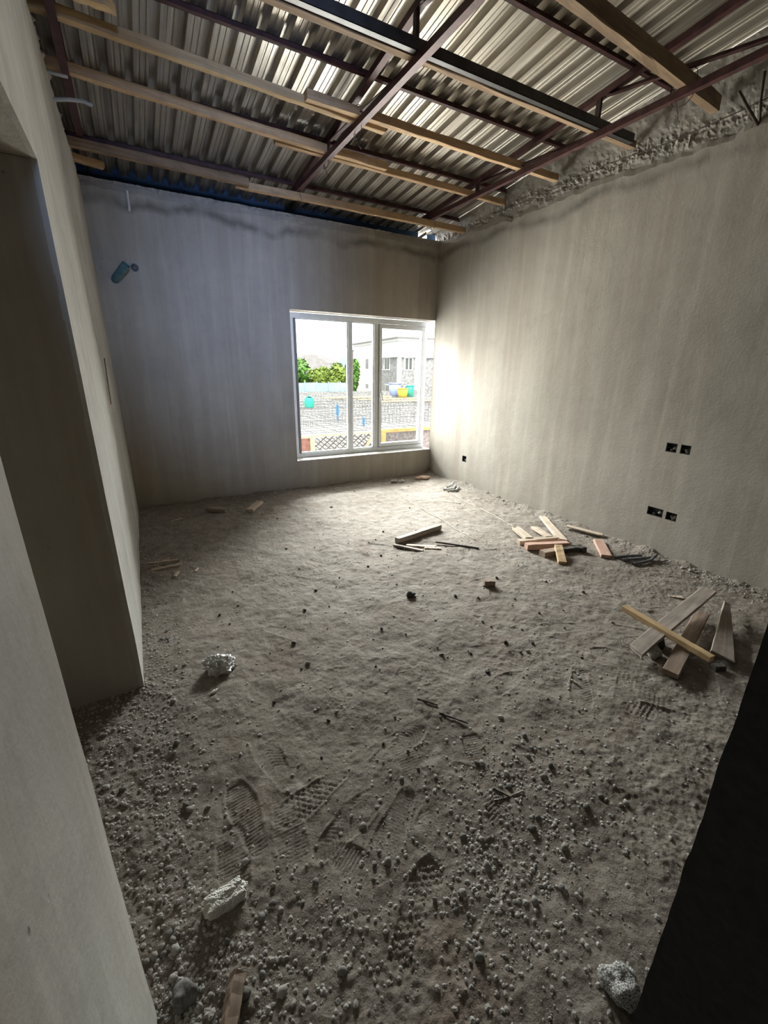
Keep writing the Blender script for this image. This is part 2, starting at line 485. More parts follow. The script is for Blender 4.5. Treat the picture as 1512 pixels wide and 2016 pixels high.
# ------------------------------------------------------------------ walls
def grid_wall(name, ax, val, u0, u1, z0, ztop, holes, step, mat, inward, depth=.03, amp=.0015, seed=0, breaks_u=(), breaks_z=(), ragged=.03):
    """plaster face with true openings and a ragged upper edge.
    ax 'x': plane x=val, u is y; ax 'y': plane y=val, u is x. inward = +1/-1 side facing the room."""
    def brk(a, b, extra, st):
        s = sorted(set([round(a, 4), round(b, 4)] + [round(e, 4) for e in extra if a < e < b]))
        out = []
        for p, q in zip(s[:-1], s[1:]):
            n = max(1, int(math.ceil((q-p)/st)))
            out += [p + (q-p)*i/n for i in range(n)]
        return out + [s[-1]]
    us = brk(u0, u1, [h[0] for h in holes]+[h[1] for h in holes]+list(breaks_u), step)
    zs = brk(z0, ztop, [h[2] for h in holes]+[h[3] for h in holes]+list(breaks_z), step)
    us = np.array(us); zs = np.array(zs)
    U, Z = np.meshgrid(us, zs)
    D = amp*fbm(U, Z, 2.0, 3, seed+3)
    rag = (.5*fbm(us, us*0+3.3, 3.1, 3, seed) + .5*fbm(us, us*0+8.3, 15, 3, seed+7))*ragged
    top = Z > ztop-.35
    Z2 = Z + np.where(top, rag[None, :]*((Z-(ztop-.35))/.35)**2, 0)
    D = np.where(Z > ztop-.001, D-.012, D)
    def inhole(u, z):
        return any(h[0]-1e-5 < u < h[1]+1e-5 and h[2]-1e-5 < z < h[3]+1e-5 for h in holes)
    nz, nu = U.shape
    P = np.zeros((nz, nu, 3))
    if ax == 'x': P[..., 0] = val + inward*D; P[..., 1] = U
    else: P[..., 1] = val + inward*D; P[..., 0] = U
    P[..., 2] = Z2
    fs = []
    keep = np.ones((nz-1, nu-1), bool)
    for i in range(nz-1):
        for j in range(nu-1):
            if holes and inhole((us[j]+us[j+1])/2, (zs[i]+zs[i+1])/2): keep[i, j] = False
    ids = np.arange(nz*nu).reshape(nz, nu)
    off = nz*nu
    B = P.copy()
    if ax == 'x': B[..., 0] = val - inward*depth
    else: B[..., 1] = val - inward*depth
    VV = np.concatenate([P.reshape(-1, 3), B.reshape(-1, 3)])
    for i in range(nz-1):
        for j in range(nu-1):
            if not keep[i, j]: continue
            a, b, c, d = ids[i, j], ids[i, j+1], ids[i+1, j+1], ids[i+1, j]
            fs.append((a, b, c, d))
            if i == nz-2 or not keep[i+1, j]: fs.append((d, c, c+off, d+off))
            if i > 0 and not keep[i-1, j]: fs.append((b, a, a+off, b+off))
            if j == nu-2 or not keep[i, j+1]: fs.append((c, b, b+off, c+off))
            if j == 0 or not keep[i, j-1]: fs.append((a, d, d+off, a+off))
    me = mesh_np(name, VV, np.array(fs), False)
    o = new_obj(name, me, mat, kind='structure')
    return o

WX0, WX1, WZ0, WZ1 = 1.66, XR, .366, 2.135
BOXES = [  # y0,y1,z0,z1 of the chased holes in the right wall
    (1.838, 1.922, .888, .962), (1.736, 1.812, .889, .962),
    (1.830, 1.960, .336, .409), (1.720, 1.806, .336, .404),
    (4.392, 4.478, .325, .405)]
wr_ = grid_wall('wall_right', 'x', XR, .10, YB+.02, -.05, 3.05, BOXES, .045, M['plaster'], -1, .03, .002, 2, ragged=.045)
wb_ = grid_wall('wall_back', 'y', YB, XL-.05, XR+.02, -.05, 3.04, [(WX0, WX1+.03, WZ0, WZ1)], .045, M['plaster'], -1, .215, .002, 5, ragged=.05)
# the alcove opening in the left wall
AY0, AY1, AZ = .782, 2.058, 2.142
wl_ = grid_wall('wall_left', 'x', XL, -2.3, YB+.02, -.05, 3.06, [(AY0, AY1, -.06, AZ)], .05, M['plaster_left'], 1, .02, .003, 8, ragged=.05)
bm = bmesh.new()
def quad_grid(bm, o, du, dv, nu, nv, amp, nrm, seed):
    o, du, dv, nrm = Vector(o), Vector(du), Vector(dv), Vector(nrm)
    g = []
    for i in range(nu+1):
        row = []
        for j in range(nv+1):
            a = amp*float(fbm(np.array([i*.37+seed]), np.array([j*.37]), 1, 3, seed)[0])
            row.append(bm.verts.new(o + du*(i/nu) + dv*(j/nv) + nrm*a))
        g.append(row)
    for i in range(nu):
        for j in range(nv):
            bm.faces.new((g[i][j], g[i+1][j], g[i+1][j+1], g[i][j+1]))
ax0 = -.86
quad_grid(bm, (ax0, AY1, -.05), (XL-.016-ax0, 0, 0), (0, 0, AZ+.05), 12, 30, .003, (0, 1, 0), 1)
quad_grid(bm, (ax0, AY0, -.05), (XL-.016-ax0, 0, 0), (0, 0, AZ+.05), 12, 30, .003, (0, 1, 0), 2)
quad_grid(bm, (ax0, AY0, -.05), (0, AY1-AY0, 0), (0, 0, AZ+.05), 12, 30, .003, (1, 0, 0), 3)
quad_grid(bm, (ax0, AY0, AZ), (XL-.016-ax0, 0, 0), (0, AY1-AY0, 0), 12, 12, .004, (0, 0, 1), 4)
for lo, hi in (((ax0-.1, AY1+.008, -.1), (XL-.025, AY1+.05, AZ+.1)), ((ax0-.1, AY0-.05, -.1), (XL-.025, AY0-.008, AZ+.1)), ((ax0-.06, AY0-.05, -.1), (ax0-.012, AY1+.05, AZ+.1)), ((ax0-.06, AY0-.05, AZ+.012), (XL-.025, AY1+.05, AZ+.16))):
    add_box(bm, lo, hi)  # unseen outer boxes, added to stop light leaking into the alcove
new_obj('alcove_lining', bm_mesh('alcove_lining', bm, True), M['plaster'], wl_)
# torn gouge and nicks in the left wall face
bm = bmesh.new()
gg = [(3.77, 1.545, .003), (3.74, 1.49, .011), (3.70, 1.43, .010), (3.66, 1.38, .017), (3.615, 1.32, .014), (3.585, 1.275, .022), (3.56, 1.245, .006)]
L_ = [bm.verts.new((XL+.0045, y+w_, z)) for y, z, w_ in gg]; R_ = [bm.verts.new((XL+.0045, y-w_, z-.004)) for y, z, w_ in gg]; C_ = [bm.verts.new((XL+.011, y, z)) for y, z, w_ in gg]
for k in range(len(gg)-1):
    bm.faces.new((L_[k], C_[k], C_[k+1], L_[k+1])); bm.faces.new((C_[k], R_[k], R_[k+1], C_[k+1]))
new_obj('gouge', bm_mesh('gouge', bm), plain('torn_plaster', (.17, .115, .075), .95, 0, .5, 60, .6), wl_)['label'] = 'brown torn gouge'
# rough blockwork that shows above the plaster, rising to the roof
def rough_band(name, ax, val, u0, u1, zb, ztop_fn, mat, parent, inward, amp, seed, step=.022, nzs=26):
    us = np.arange(u0, u1+step, step); t = np.linspace(0, 1, nzs)
    Ug, T = np.meshgrid(us, t)
    zt = np.array([ztop_fn(u if ax == 'x' else None) for u in us])
    Zg = zb + (zt-zb)[None, :]*T
    n = fbm(Ug, Zg, 6, 4, seed); n2 = fbm(Ug, Zg, 22, 3, seed+5)
    band = np.exp(-((Zg-3.13-.03*fbm(Ug, Zg*0, 2.0, 2, seed+9))/.065)**2)
    n3 = fbm(Ug, Zg, 48, 3, seed+15)
    D = amp*(.22*n + (.6*np.abs(n2)+.22*n3)*band + .12*n2) - .012*band
    P = np.zeros(Ug.shape+(3,))
    if ax == 'x': P[..., 0] = val + inward*D; P[..., 1] = Ug
    else: P[..., 1] = val + inward*D; P[..., 0] = Ug
    P[..., 2] = Zg
    a, b = Ug.shape
    ids = np.arange(a*b).reshape(a, b)
    Fq = np.stack([ids[:-1, :-1], ids[:-1, 1:], ids[1:, 1:], ids[1:, :-1]], -1).reshape(-1, 4)
    new_obj(name, mesh_np(name, P.reshape(-1, 3), Fq, False), mat, parent)
rough_band('rough_gable', 'x', XR+.012, .10, YB+.1, 2.90, lambda y: sheet_z(y)-.003, M['rough'], wr_, -1, .027, 3, step=.014, nzs=44)
rough_band('rough_wall_head', 'y', YB+.012, XL-.1, XR+.02, 2.92, lambda y: 3.085, M['rough'], wb_, -1, .034, 13, step=.014, nzs=20)
rough_band('rough_wall_head', 'x', XL-.012, -2.3, YB+.1, 2.90, lambda y: 3.13, M['rough'], wl_, 1, .03, 23, step=.03, nzs=12)
bm = bmesh.new()
add_box(bm, (XL-.28, -2.3, 2.3), (XL-.22, YB+.25, 3.26)); 
bm2 = bm
for a in range(0): pass
me = bm_mesh('outer_gable', bm)
for v in me.vertices:
    if v.co.z > 3: v.co.z = sheet_z(v.co.y)-.004
new_obj('outer_gable', me, M['rough'], wl_)
new_obj('wall_head_top', box_mesh('wall_head_top', (XL-.24, -2.3, 3.05), (XL-.015, YB+.2, 3.08)), M['rough'], wl_)
new_obj('wall_head_top', box_mesh('wall_head_top', (XL-.2, YB+.016, 3.02), (XR+.1, YB+.215, 3.06)), M['rough'], wb_)
# passage wall beside the camera and the end wall of the room behind it
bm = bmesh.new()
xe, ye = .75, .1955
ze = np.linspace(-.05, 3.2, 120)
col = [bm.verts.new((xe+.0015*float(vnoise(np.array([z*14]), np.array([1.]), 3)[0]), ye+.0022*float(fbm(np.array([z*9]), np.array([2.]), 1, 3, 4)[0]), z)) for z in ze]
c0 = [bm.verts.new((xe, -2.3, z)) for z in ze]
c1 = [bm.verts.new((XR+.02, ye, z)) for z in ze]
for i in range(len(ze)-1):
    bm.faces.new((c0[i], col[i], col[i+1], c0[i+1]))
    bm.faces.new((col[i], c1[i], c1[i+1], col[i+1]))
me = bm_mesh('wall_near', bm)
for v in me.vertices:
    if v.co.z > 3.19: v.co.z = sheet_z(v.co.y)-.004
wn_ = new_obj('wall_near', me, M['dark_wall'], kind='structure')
me = box_mesh('wall_passage_end', (-.9, -2.36, -.05), (.8, -2.3, 3.96))
new_obj('wall_passage', me, M['rough'], kind='structure')

# ------------------------------------------------------------------ roof: sheets, purlins, trusses
PITCH = .14
def sheet_profile(x0, n):
    pr = []
    for k in range(n):
        b = x0 + k*PITCH
        pr += [(b, 0), (b+.022, 0), (b+.026, .004), (b+.034, .004), (b+.038, 0), (b+.056, 0), (b+.060, .004), (b+.068, .004), (b+.072, 0), (b+.086, 0), (b+.094, .042), (b+.132, .042)]
    pr.append((x0+n*PITCH, 0))
    return pr
ceiling = new_obj('ceiling', None, kind='structure')
for i in range(7):
    n = 5 if i < 6 else 2
    x0 = -.56 + i*5*PITCH
    pr = sheet_profile(x0, n) + [(x0+n*PITCH+.022, 0)]
    y0, y1 = -2.4, 5.52
    ny = 12
    sag = random.Random(i)
    VV = []; FF = []
    for j in range(ny+1):
        y = y0 + (y1-y0)*j/ny
        w_ = .0015*sag.uniform(-1, 1)
        for x, z in pr: VV.append((x, y, sheet_z(y)+z+w_+.0016*(i % 2)))
    L = len(pr)
    for j in range(ny):
        for k in range(L-1):
            a = j*L+k; FF.append((a, a+1, a+1+L, a+L))
    if i == 0: ceiling.location = (0, 0, 0)
    new_obj('roof_sheet', mesh_np('roof_sheet', VV, np.array(FF)), M['sheet'], ceiling)

def angle_mesh(name, p0, p1, a=.04, t=.004, flip=1, updir=(0, 0, 1)):
    """steel angle from p0 to p1; p is the outer heel, one leg up, one sideways"""
    p0, p1 = Vector(p0), Vector(p1)
    d = (p1-p0).normalized(); up = Vector(updir)
    s = d.cross(up).normalized()*flip; up = s.cross(d).normalized()*flip
    prof = [(0, 0), (a, 0), (a, t), (t, t), (t, a), (0, a)]
    bm = bmesh.new()
    A = [bm.verts.new(p0 + s*u + up*v) for u, v in prof]
    B = [bm.verts.new(p1 + s*u + up*v) for u, v in prof]
    n = len(prof)
    for k in range(n): bm.faces.new((A[k], A[(k+1) % n], B[(k+1) % n], B[k]))
    bm.faces.new(A[::-1]); bm.faces.new(B)
    return bm_mesh(name, bm)

def truss(x, label, y_end, flip=1):
    t = new_obj('roof_truss', None, label=label, cat='truss', group='steel roof trusses')
    t.location = (x, y_end, 3.13)
    def part(name, me, mat=M['oxide']):
        o = new_obj(name, me, mat, t); o.matrix_parent_inverse = Matrix.Translation((-x, -y_end, -3.13))
        return o
    part('bottom_chord', angle_mesh('bottom_chord', (x, -2.2, 3.13), (x, y_end, 3.13), .042, .005, flip))
    part('top_chord', angle_mesh('top_chord', (x, -2.2, chord_z(-2.2)), (x, y_end, chord_z(y_end)), .042, .005, flip))
    ps = [3.96, 2.65, 1.30, .0]
    for k, y in enumerate(ps):
        part('web_post', box_mesh('web_post', (x+.006*flip-.0, y-.018, 3.135), (x+.006*flip+.022, y+.018, chord_z(y)+.03)), M['oxide_dark'])
    for a, b in ((3.96, 2.70), (2.62, 1.34), (1.26, .05)):
        part('web_diagonal', angle_mesh('web_diagonal', (x+.03, a-.03, chord_z(a)-.01), (x+.03, b+.03, 3.155), .03, .004, flip))
    return t
truss(1.632, 'red oxide steel truss crossing the middle of the open roof', 5.00)
truss(3.215, 'red oxide steel truss running beside the right wall', 5.00)
truss(-.125, 'red oxide steel truss along the top of the left wall', 4.95)

PUR = [(4.86, 'rearmost steel purlin under the roof sheets, nearest the window wall'),
       (4.08, 'second steel purlin from the window wall under the sheets'),
       (3.27, 'third steel purlin from the window wall under the sheets'),
       (2.43, 'fourth steel purlin from the window wall under the sheets'),
       (1.60, 'fifth steel purlin from the window wall, nearest the camera'),]
for y, lab in PUR:
    z = chord_z(y)+.046
    bm = bmesh.new()
    # cold-formed Z: bottom flange, web, top flange
    for lo, hi in (((-.34, y-.03, z), (XR+.005, y, z+.003)), ((-.34, y-.003, z), (XR+.005, y, z+.043)), ((-.34, y-.003, z+.040), (XR+.005, y+.03, z+.0425))):
        add_box(bm, lo, hi)
    o = new_obj('steel_purlin', bm_mesh('steel_purlin', bm), M['oxide'], label=lab, cat='purlin', group='steel purlins under the roof sheets')

# --- planks and timbers
def plank_mesh(name, L, w, t, seed=0, taper=(1, 1), bow=0.0, rough=.0015, skew=(0, 0), twist=0.0, seg=9, bev=.003, splint=(0, 0)):
    rnd = random.Random(seed)
    bm = bmesh.new(); rings = []
    for i in range(seg+1):
        s = i/seg
        x = (s-.5)*L
        k = taper[0]*(1-s) + taper[1]*s
        ww, tt = w*k/2, t/2*(1 if k > .6 else .75)
        prof = [(-ww+bev, -tt), (ww-bev, -tt), (ww, -tt+bev), (ww, tt-bev), (ww-bev, tt), (-ww+bev, tt), (-ww, tt-bev), (-ww, -tt+bev)]
        off = bow*(1-(2*s-1)**2)
        a = twist*(s-.5)
        ring = []
        for y, z in prof:
            xx = x
            if i == 0: xx += skew[0]*y + splint[0]*rnd.uniform(-1, 1)
            if i == seg: xx += skew[1]*y + splint[1]*rnd.uniform(-1, 1)
            y2 = y*math.cos(a)-z*math.sin(a); z2 = y*math.sin(a)+z*math.cos(a)
            ring.append(bm.verts.new((xx, y2+rnd.uniform(-1, 1)*rough+off, z2+rnd.uniform(-1, 1)*rough)))
        rings.append(ring)
    for i in range(seg):
        for k in range(8): bm.faces.new((rings[i][k], rings[i][(k+1) % 8], rings[i+1][(k+1) % 8], rings[i+1][k]))
    bm.faces.new(rings[0][::-1]); bm.faces.new(rings[-1])
    return bm_mesh(name, bm)

def place(o, p0, p1, roll=0.0):
    p0, p1 = Vector(p0), Vector(p1)
    d = (p1-p0).normalized()
    y = Vector((0, 0, 1)).cross(d).normalized(); z = d.cross(y)
    Mx = Matrix((d, y, z)).transposed().to_4x4() @ Matrix.Rotation(roll, 4, 'X')
    Mx.translation = (p0+p1)/2
    o.matrix_world = Mx

_seed = [10]
def timber(name, p0, p1, w, t, mat, label, cat, group=None, roll=0, **kw):
    _seed[0] += 1
    L = (Vector(p1)-Vector(p0)).length
    o = new_obj(name, plank_mesh(name, L, w, t, _seed[0], **kw), M[mat], label=label, cat=cat, group=group)
    place(o, p0, p1, roll)
    return o

# ceiling joists: far bottom edge given, so shift half a width towards the camera
def joist(x0, y0, x1, y1, zb, w, h, mat, label, **kw):
    return timber('timber_joist', (x0, y0-w/2, zb+h/2), (x1, y1-w/2, zb+h/2), w, h, mat, label, 'joist', 'ceiling timbers', seg=14, rough=.003, **kw)
joist(-.30, 4.63, 1.16, 4.72, 3.066, .05, .06, 'joist_brown', 'rearmost ceiling timber, left length tucked under the truss heels by the window wall')
joist(1.06, 4.80, 3.72, 4.79, 3.066, .05, .06, 'joist', 'rearmost ceiling timber, right length ending in the far right corner')
joist(-.30, 3.845, 2.22, 4.030, 3.176, .048, .055, 'joist', 'long ceiling timber left of the middle truss, second row from the window wall', bow=.02)
joist(1.23, 4.07, 3.72, 4.13, 3.176, .048, .05, 'joist', 'bright orange ceiling timber right of the middle truss, second row from the window wall')
joist(-.30, 3.34, 1.90, 3.495, 3.176, .048, .05, 'yellow', 'long yellowish ceiling timber at left, third row from the window wall')
joist(1.25, 3.380, 3.70, 3.42, 3.176, .046, .055, 'joist', 'ceiling timber crossing from middle truss to right wall, third row from the window wall')
joist(-.32, 3.15, .165, 3.165, 3.176, .055, .05, 'yellow', 'short yellowish timber end at the upper left corner of the roof', skew=(0, .6))
joist(-.1, 2.70, 3.70, 2.69, 3.176, .045, .05, 'joist_brown', 'knotty brown ceiling timber beside the dark steel channel, fourth row from the window wall', splint=(.02, .02))
joist(1.3, 1.93, 3.69, 2.105, 3.176, .055, .085, 'joist_brown', 'thick brown ceiling timber nearest the camera at upper right')
timber('timber_offcut', (-.26, 4.93, 3.11), (0.02, 5.02, 3.11), .07, .045, 'joist', 'short offcut wedged on the wall head in the far left corner', 'offcut')
bm = bmesh.new()
for lo, hi in (((-.1, 2.600, 3.178), (3.62, 2.640, 3.181)), ((-.1, 2.637, 3.178), (3.62, 2.640, 3.235)), ((-.1, 2.600, 3.178), (3.62, 2.603, 3.235))):
    add_box(bm, lo, hi)
new_obj('steel_channel', bm_mesh('steel_channel', bm), M['channel'], label='dark steel channel lying on the trusses beside the knotty brown timber', cat='channel')
# binding wire at the crossings
def wire_tie(x, y, z, r, label, s):
    rnd = random.Random(s); pts = []
    for k in range(15):
        a = 2*math.pi*k/13
        pts.append((x+.012*math.sin(k*1.7), y+r*.8*math.cos(a), z+r*math.sin(a)))
    pts += [(x+.02, y+.02, z-r-.02), (x+.05, y+.03, z-r-.035), (x+.045, y+.05, z-r-.01)]
    new_obj('wire_tie', tube_mesh('wire_tie', pts, .0022, 5), M['wire'], label=label, cat='wire', group='binding wires on the trusses')
wire_tie(1.65, 4.73, 3.10, .075, 'binding wire looped where the middle truss meets the rearmost timber', 1)
wire_tie(1.65, 4.03, 3.17, .085, 'binding wire looped where the middle truss meets the second timber row', 2)
wire_tie(1.65, 3.42, 3.17, .10, 'binding wire looped where the middle truss meets the third timber row', 3)
wire_tie(3.235, 4.73, 3.10, .075, 'binding wire looped where the right truss meets the rearmost timber', 4)
wire_tie(3.235, 3.40, 3.17, .085, 'binding wire looped where the right truss meets the third timber row', 5)
wire_tie(3.235, 2.04, 3.18, .10, 'binding wire looped where the right truss meets the thick near timber', 6)

# fascia closing the eave, with a gap that lets daylight in
for x0, x1, lab in ((-.5, 3.52, 'long dark fascia board, blue flare painted in, closing the eave above the window wall'), (3.66, 3.80, 'short dark fascia piece, blue flare painted in, at the right end of the eave')):
    me = plank_mesh('fascia_board', x1-x0, .25, .02, 5, seg=14, rough=.002)
    o = new_obj('fascia_board', me, M['navy'], label=lab, cat='fascia'); place(o, (x0, 5.47, 3.145), (x1, 5.47, 3.145), R(90))
o = new_obj('fascia_batten', plank_mesh('fascia_batten', .17, .035, .02, 6, seg=3), M['dark'], label='dark batten slanting across the daylight gap in the eave', cat='batten')
place(o, (3.51, 5.47, 3.12), (3.67, 5.47, 3.23), R(90))

# ------------------------------------------------------------------ window
win = new_obj('window_1', None, kind='structure')
FY0, FY1 = 5.425, 5.485
def wbar(name, x0, x1, z0, z1, y0=FY0, y1=FY1, mat='frame', bev=.004, parent=win):
    return new_obj(name, box_mesh(name, (x0, y0, z0), (x1, y1, z1), bev), M[mat], parent)
fx0, fx1, fz0, fz1 = 1.70, XR-.004, .368, 2.128
fr = wbar('window_frame', fx0, fx1, fz1-.062, fz1)
wbar('window_frame', fx0, fx1, fz0, fz0+.055)
wbar('window_frame', fx0, fx0+.055, fz0+.055, fz1-.062)
wbar('window_frame', fx1-.05, fx1, fz0+.055, fz1-.062)
wbar('mullion', 2.478, 2.530, fz0+.055, fz1-.062)
wbar('mullion', 2.860, 2.925, fz0+.055, fz1-.062)
# left light: glazing bead in shade; middle light bead
for x0, x1 in ((fx0+.055, 2.478), (2.530, 2.860)):
    for a in ((x0, x0+.016, fz0+.055, fz1-.062), (x1-.012, x1, fz0+.055, fz1-.062), (x0+.016, x1-.012, fz1-.074, fz1-.062), (x0+.016, x1-.012, fz0+.055, fz0+.066)):
        wbar('glazing_bead', *a, y0=FY0+.018, y1=FY1-.008, bev=.002)
wbar('sliding_track', fx0+.058, fx0+.082, fz0+.057, fz1-.064, FY0-.012, FY0+.016, 'gasket', .002)
# opening sash on the right
sx0, sx1, sz0, sz1 = 2.930, fx1-.056, fz0+.062, fz1-.070
sash = new_obj('sash', box_mesh('sash', (sx0, FY0-.014, sz1-.05), (sx1, FY1-.012, sz1), .004), M['frame'], win)
for a in ((sx0, sx1, sz0, sz0+.05), (sx0, sx0+.042, sz0+.05, sz1-.05), (sx1-.042, sx1, sz0+.05, sz1-.05)):
    new_obj('sash_rail', box_mesh('sash_rail', (a[0], FY0-.014, a[2]), (a[1], FY1-.012, a[3]), .004), M['frame'], sash)
for a in ((sx0-.006, sx1+.006, sz1, sz1+.006), (sx0-.006, sx1+.006, sz0-.006, sz0), (sx1, sx1+.006, sz0, sz1), (sx0-.005, sx0, sz0, sz1)):
    new_obj('gasket', box_mesh('gasket', (a[0], FY0-.004, a[2]), (a[1], FY0+.01, a[3])), M['gasket'], sash)
bm = bmesh.new(); add_box(bm, (2.936, FY0-.026, 1.12), (2.964, FY0-.014, 1.20)); add_tube(bm, [(2.95, FY0-.02, 1.18), (2.95, FY0-.055, 1.185), (2.952, FY0-.058, 1.16), (2.962, FY0-.056, 1.08)], [.009, .009, .010, .007], 8)
new_obj('handle', bm_mesh('handle', bm), M['frame'], sash)['label'] = 'white lever handle on the opening sash'
for x0, x1 in ((fx0+.06, 2.476), (2.532, 2.858)):
    new_obj('pane', box_mesh('pane', (x0, 5.452, fz0+.058), (x1, 5.456, fz1-.065)), M['glass'], win)
new_obj('pane', box_mesh('pane', (sx0+.04, 5.452, sz0+.048), (sx1-.04, 5.456, sz1-.048)), M['glass'], sash)
for k in range(9):
    z = .50 + k*.185
    new_obj('screw', tube_mesh('screw', [(fx1-.018, FY0-.002, z), (fx1-.018, FY0+.004, z)], .0045, 8), M['screw'], win)
# mortar bed on the sill, lighter dust
bm = bmesh.new()
quad_grid(bm, (WX0, YB-.001, WZ0+.0015), (WX1-WX0, 0, 0), (0, FY0-YB+.002, 0), 60, 5, .0015, (0, 0, 1), 12)
new_obj('window_sill', bm_mesh('window_sill', bm, True), M['plaster_left'], win)

# ------------------------------------------------------------------ fittings on the walls
def back_box(y0, y1, z0, z1, label, lumps=0):
    t = new_obj('switch_box', None, label=label, cat='socket box', group='black recessed boxes in the right wall')
    t.location = (XR, (y0+y1)/2, z0)
    inv = Matrix.Translation((-XR, -(y0+y1)/2, -z0))
    bm = bmesh.new(); e = .002
    x0, x1 = XR+.002, XR+.045
    ya, yb_, za, zb = y0+e, y1-e, z0+e, z1-e
    add_box(bm, (x1, ya, za), (x1+.002, yb_, zb))
    add_box(bm, (x0, ya, za), (x1, ya+.003, zb)); add_box(bm, (x0, yb_-.003, za), (x1, yb_, zb))
    add_box(bm, (x0, ya, za), (x1, yb_, za+.003)); add_box(bm, (x0, ya, zb-.003), (x1, yb_, zb))
    o = new_obj('box_body', bm_mesh('box_body', bm), M['boxblack'], t); o.matrix_parent_inverse = inv
    for s in (0, 1):
        bm = bmesh.new()
        y = ya+.012 if s == 0 else yb_-.012
        add_tube(bm, [(x0+.012, y, (za+zb)/2), (x1, y, (za+zb)/2)], .006, 8)
        o = new_obj('fixing_lug', bm_mesh('fixing_lug', bm), M['boxblack'], t); o.matrix_parent_inverse = inv
    for k in range(lumps):
        rnd = random.Random(k+int(y0*100))
        bm = bmesh.new(); bmesh.ops.create_icosphere(bm, subdivisions=2, radius=.011+.006*rnd.random())
        c = Vector((x1-.012, rnd.uniform(ya+.015, yb_-.015), za+rnd.uniform(.008, .03)))
        for v in bm.verts: v.co = v.co*(1+.3*rnd.uniform(-1, 1)) + c
        o = new_obj('mortar_spill', bm_mesh('mortar_spill', bm), M['lump'], t); o.matrix_parent_inverse = inv
back_box(*BOXES[0], 'upper left black box of the higher pair on the right wall', 2)
back_box(*BOXES[1], 'upper right black box of the higher pair on the right wall', 2)
back_box(*BOXES[2], 'long left black box of the lower pair on the right wall', 2)
back_box(*BOXES[3], 'square right black box of the lower pair on the right wall', 3)
back_box(*BOXES[4], 'single black box low on the right wall near the window', 3)

new_obj('pipe_stub', hollow_pipe('pipe_stub', [(-.035, YB+.02, 2.27), (-.02, YB-.05, 2.285), (.03, YB-.115, 2.335), (.075, YB-.155, 2.385)], .036), M['pvc_teal'],
        label='dusty teal drain pipe stub poking out high on the back wall', cat='pipe')
new_obj('pipe_end', hollow_pipe('pipe_end', [(.147, YB+.03, 2.392), (.147, YB-.006, 2.392)], .036, .005), M['pvc_teal'],
        label='round teal pipe end set flush beside the pipe stub on the back wall', cat='pipe')
new_obj('disc', tube_mesh('pipe_plug', [(.147, YB+.012, 2.392), (.147, YB-.003, 2.392)], .030, 14), M['pvc_dark'], bpy.data.objects['pipe_end']).name = 'pipe_plug'
new_obj('conduit_stub', hollow_pipe('conduit_stub', [(.176, YB+.01, 2.86), (.178, YB-.008, 2.89), (.179, YB-.012, 3.02)], .010, .002, 10), M['pvc_white'],
        label='thin white conduit stub near the top of the back wall', cat='conduit')
new_obj('conduit_stub', hollow_pipe('conduit_stub', [(XL-.01, 3.60, 2.93), (-.10, 3.61, 2.955), (-.035, 3.615, 2.965), (.01, 3.62, 2.955)], .010, .002, 10), M['pvc_grey'],
        label='short grey conduit bent out of the top of the left wall', cat='conduit')
new_obj('conduit_stub', hollow_pipe('conduit_stub', [(XL-.01, 3.52, 3.02), (-.12, 3.53, 3.025), (-.09, 3.54, 3.03)], .008, .002, 10), M['pvc_grey'],
        label='tiny conduit end above the bent grey conduit on the left wall', cat='conduit')
new_obj('rebar_stub', tube_mesh('rebar_stub', [(XR+.02, 1.80, 3.0), (3.60, 1.835, 3.09), (3.52, 1.86, 3.155)], .009, 8), M['rebar'], label='left of two rusty bar stubs poking up from the right wall head', cat='rebar')
new_obj('rebar_stub', tube_mesh('rebar_stub', [(XR+.02, 1.80, 3.0), (XR-.03, 1.805, 3.12), (XR-.05, 1.81, 3.27)], .008, 8), M['rebar'], label='right of two rusty bar stubs poking up from the right wall head', cat='rebar')
new_obj('cable', tube_mesh('cable', [(XR-.012, 4.2, 3.13), (XR-.018, 3.5, 3.12), (XR-.02, 2.9, 3.14), (XR-.02, 2.35, 3.11), (XR-.022, 1.9, 3.12), (XR-.02, 1.2, 3.17)], .0035, 6), M['wire'], label='thin dark cable strung along the broken top of the right wall', cat='cable')

# ------------------------------------------------------------------ wood lying on the floor
def fplank(name, a, b, w, t, mat, label, za=0.0, zb=0.0, roll=0, cat='plank', group=None, **kw):
    """a, b: ends on the ground; za, zb: clearance of the ends over the dirt"""
    zs_ = [hmax(a[0]+(b[0]-a[0])*s, a[1]+(b[1]-a[1])*s, .02) for s in (0, .25, .5, .75, 1)]
    z = sum(sorted(zs_)[2:])/3 - .004
    k = abs(math.cos(roll))*t/2 + abs(math.sin(roll))*w/2
    return timber(name, (a[0], a[1], z+za+k), (b[0], b[1], z+zb+k), w, t, M and mat, label, cat, group, roll, **kw)
g1 = 'boards in the pile by the near right corner'
fplank('plank', (2.185, 1.052), (3.12, 1.15), .085, .022, 'grey', 'wide grey board under the yellow batten, reaching towards the wall', .040, .125, group=g1, skew=(.4, 0), splint=(.012, .004))
fplank('plank', (2.20, .872), (2.94, 1.085), .075, .03, 'brown', 'brown square-ended board crossing under the yellow batten', .005, .03, group=g1)
fplank('plank', (3.205, 1.065), (2.57, .805), .110, .022, 'grey', 'tapered weathered board with a ragged end lying nearest the wall', .03, .01, R(-14), group=g1, taper=(.35, 1), twist=.25, splint=(0, .015))
fplank('batten', (2.468, 1.315), (2.43, .80), .042, .034, 'yellow', 'bright yellow batten lying across the grey and brown boards', .088, .066, cat='batten', group=g1)
fplank('charred_offcut', (2.475, .80), (2.53, .775), .035, .03, 'dark', 'charred black offcut at the right end of the yellow batten', cat='offcut')
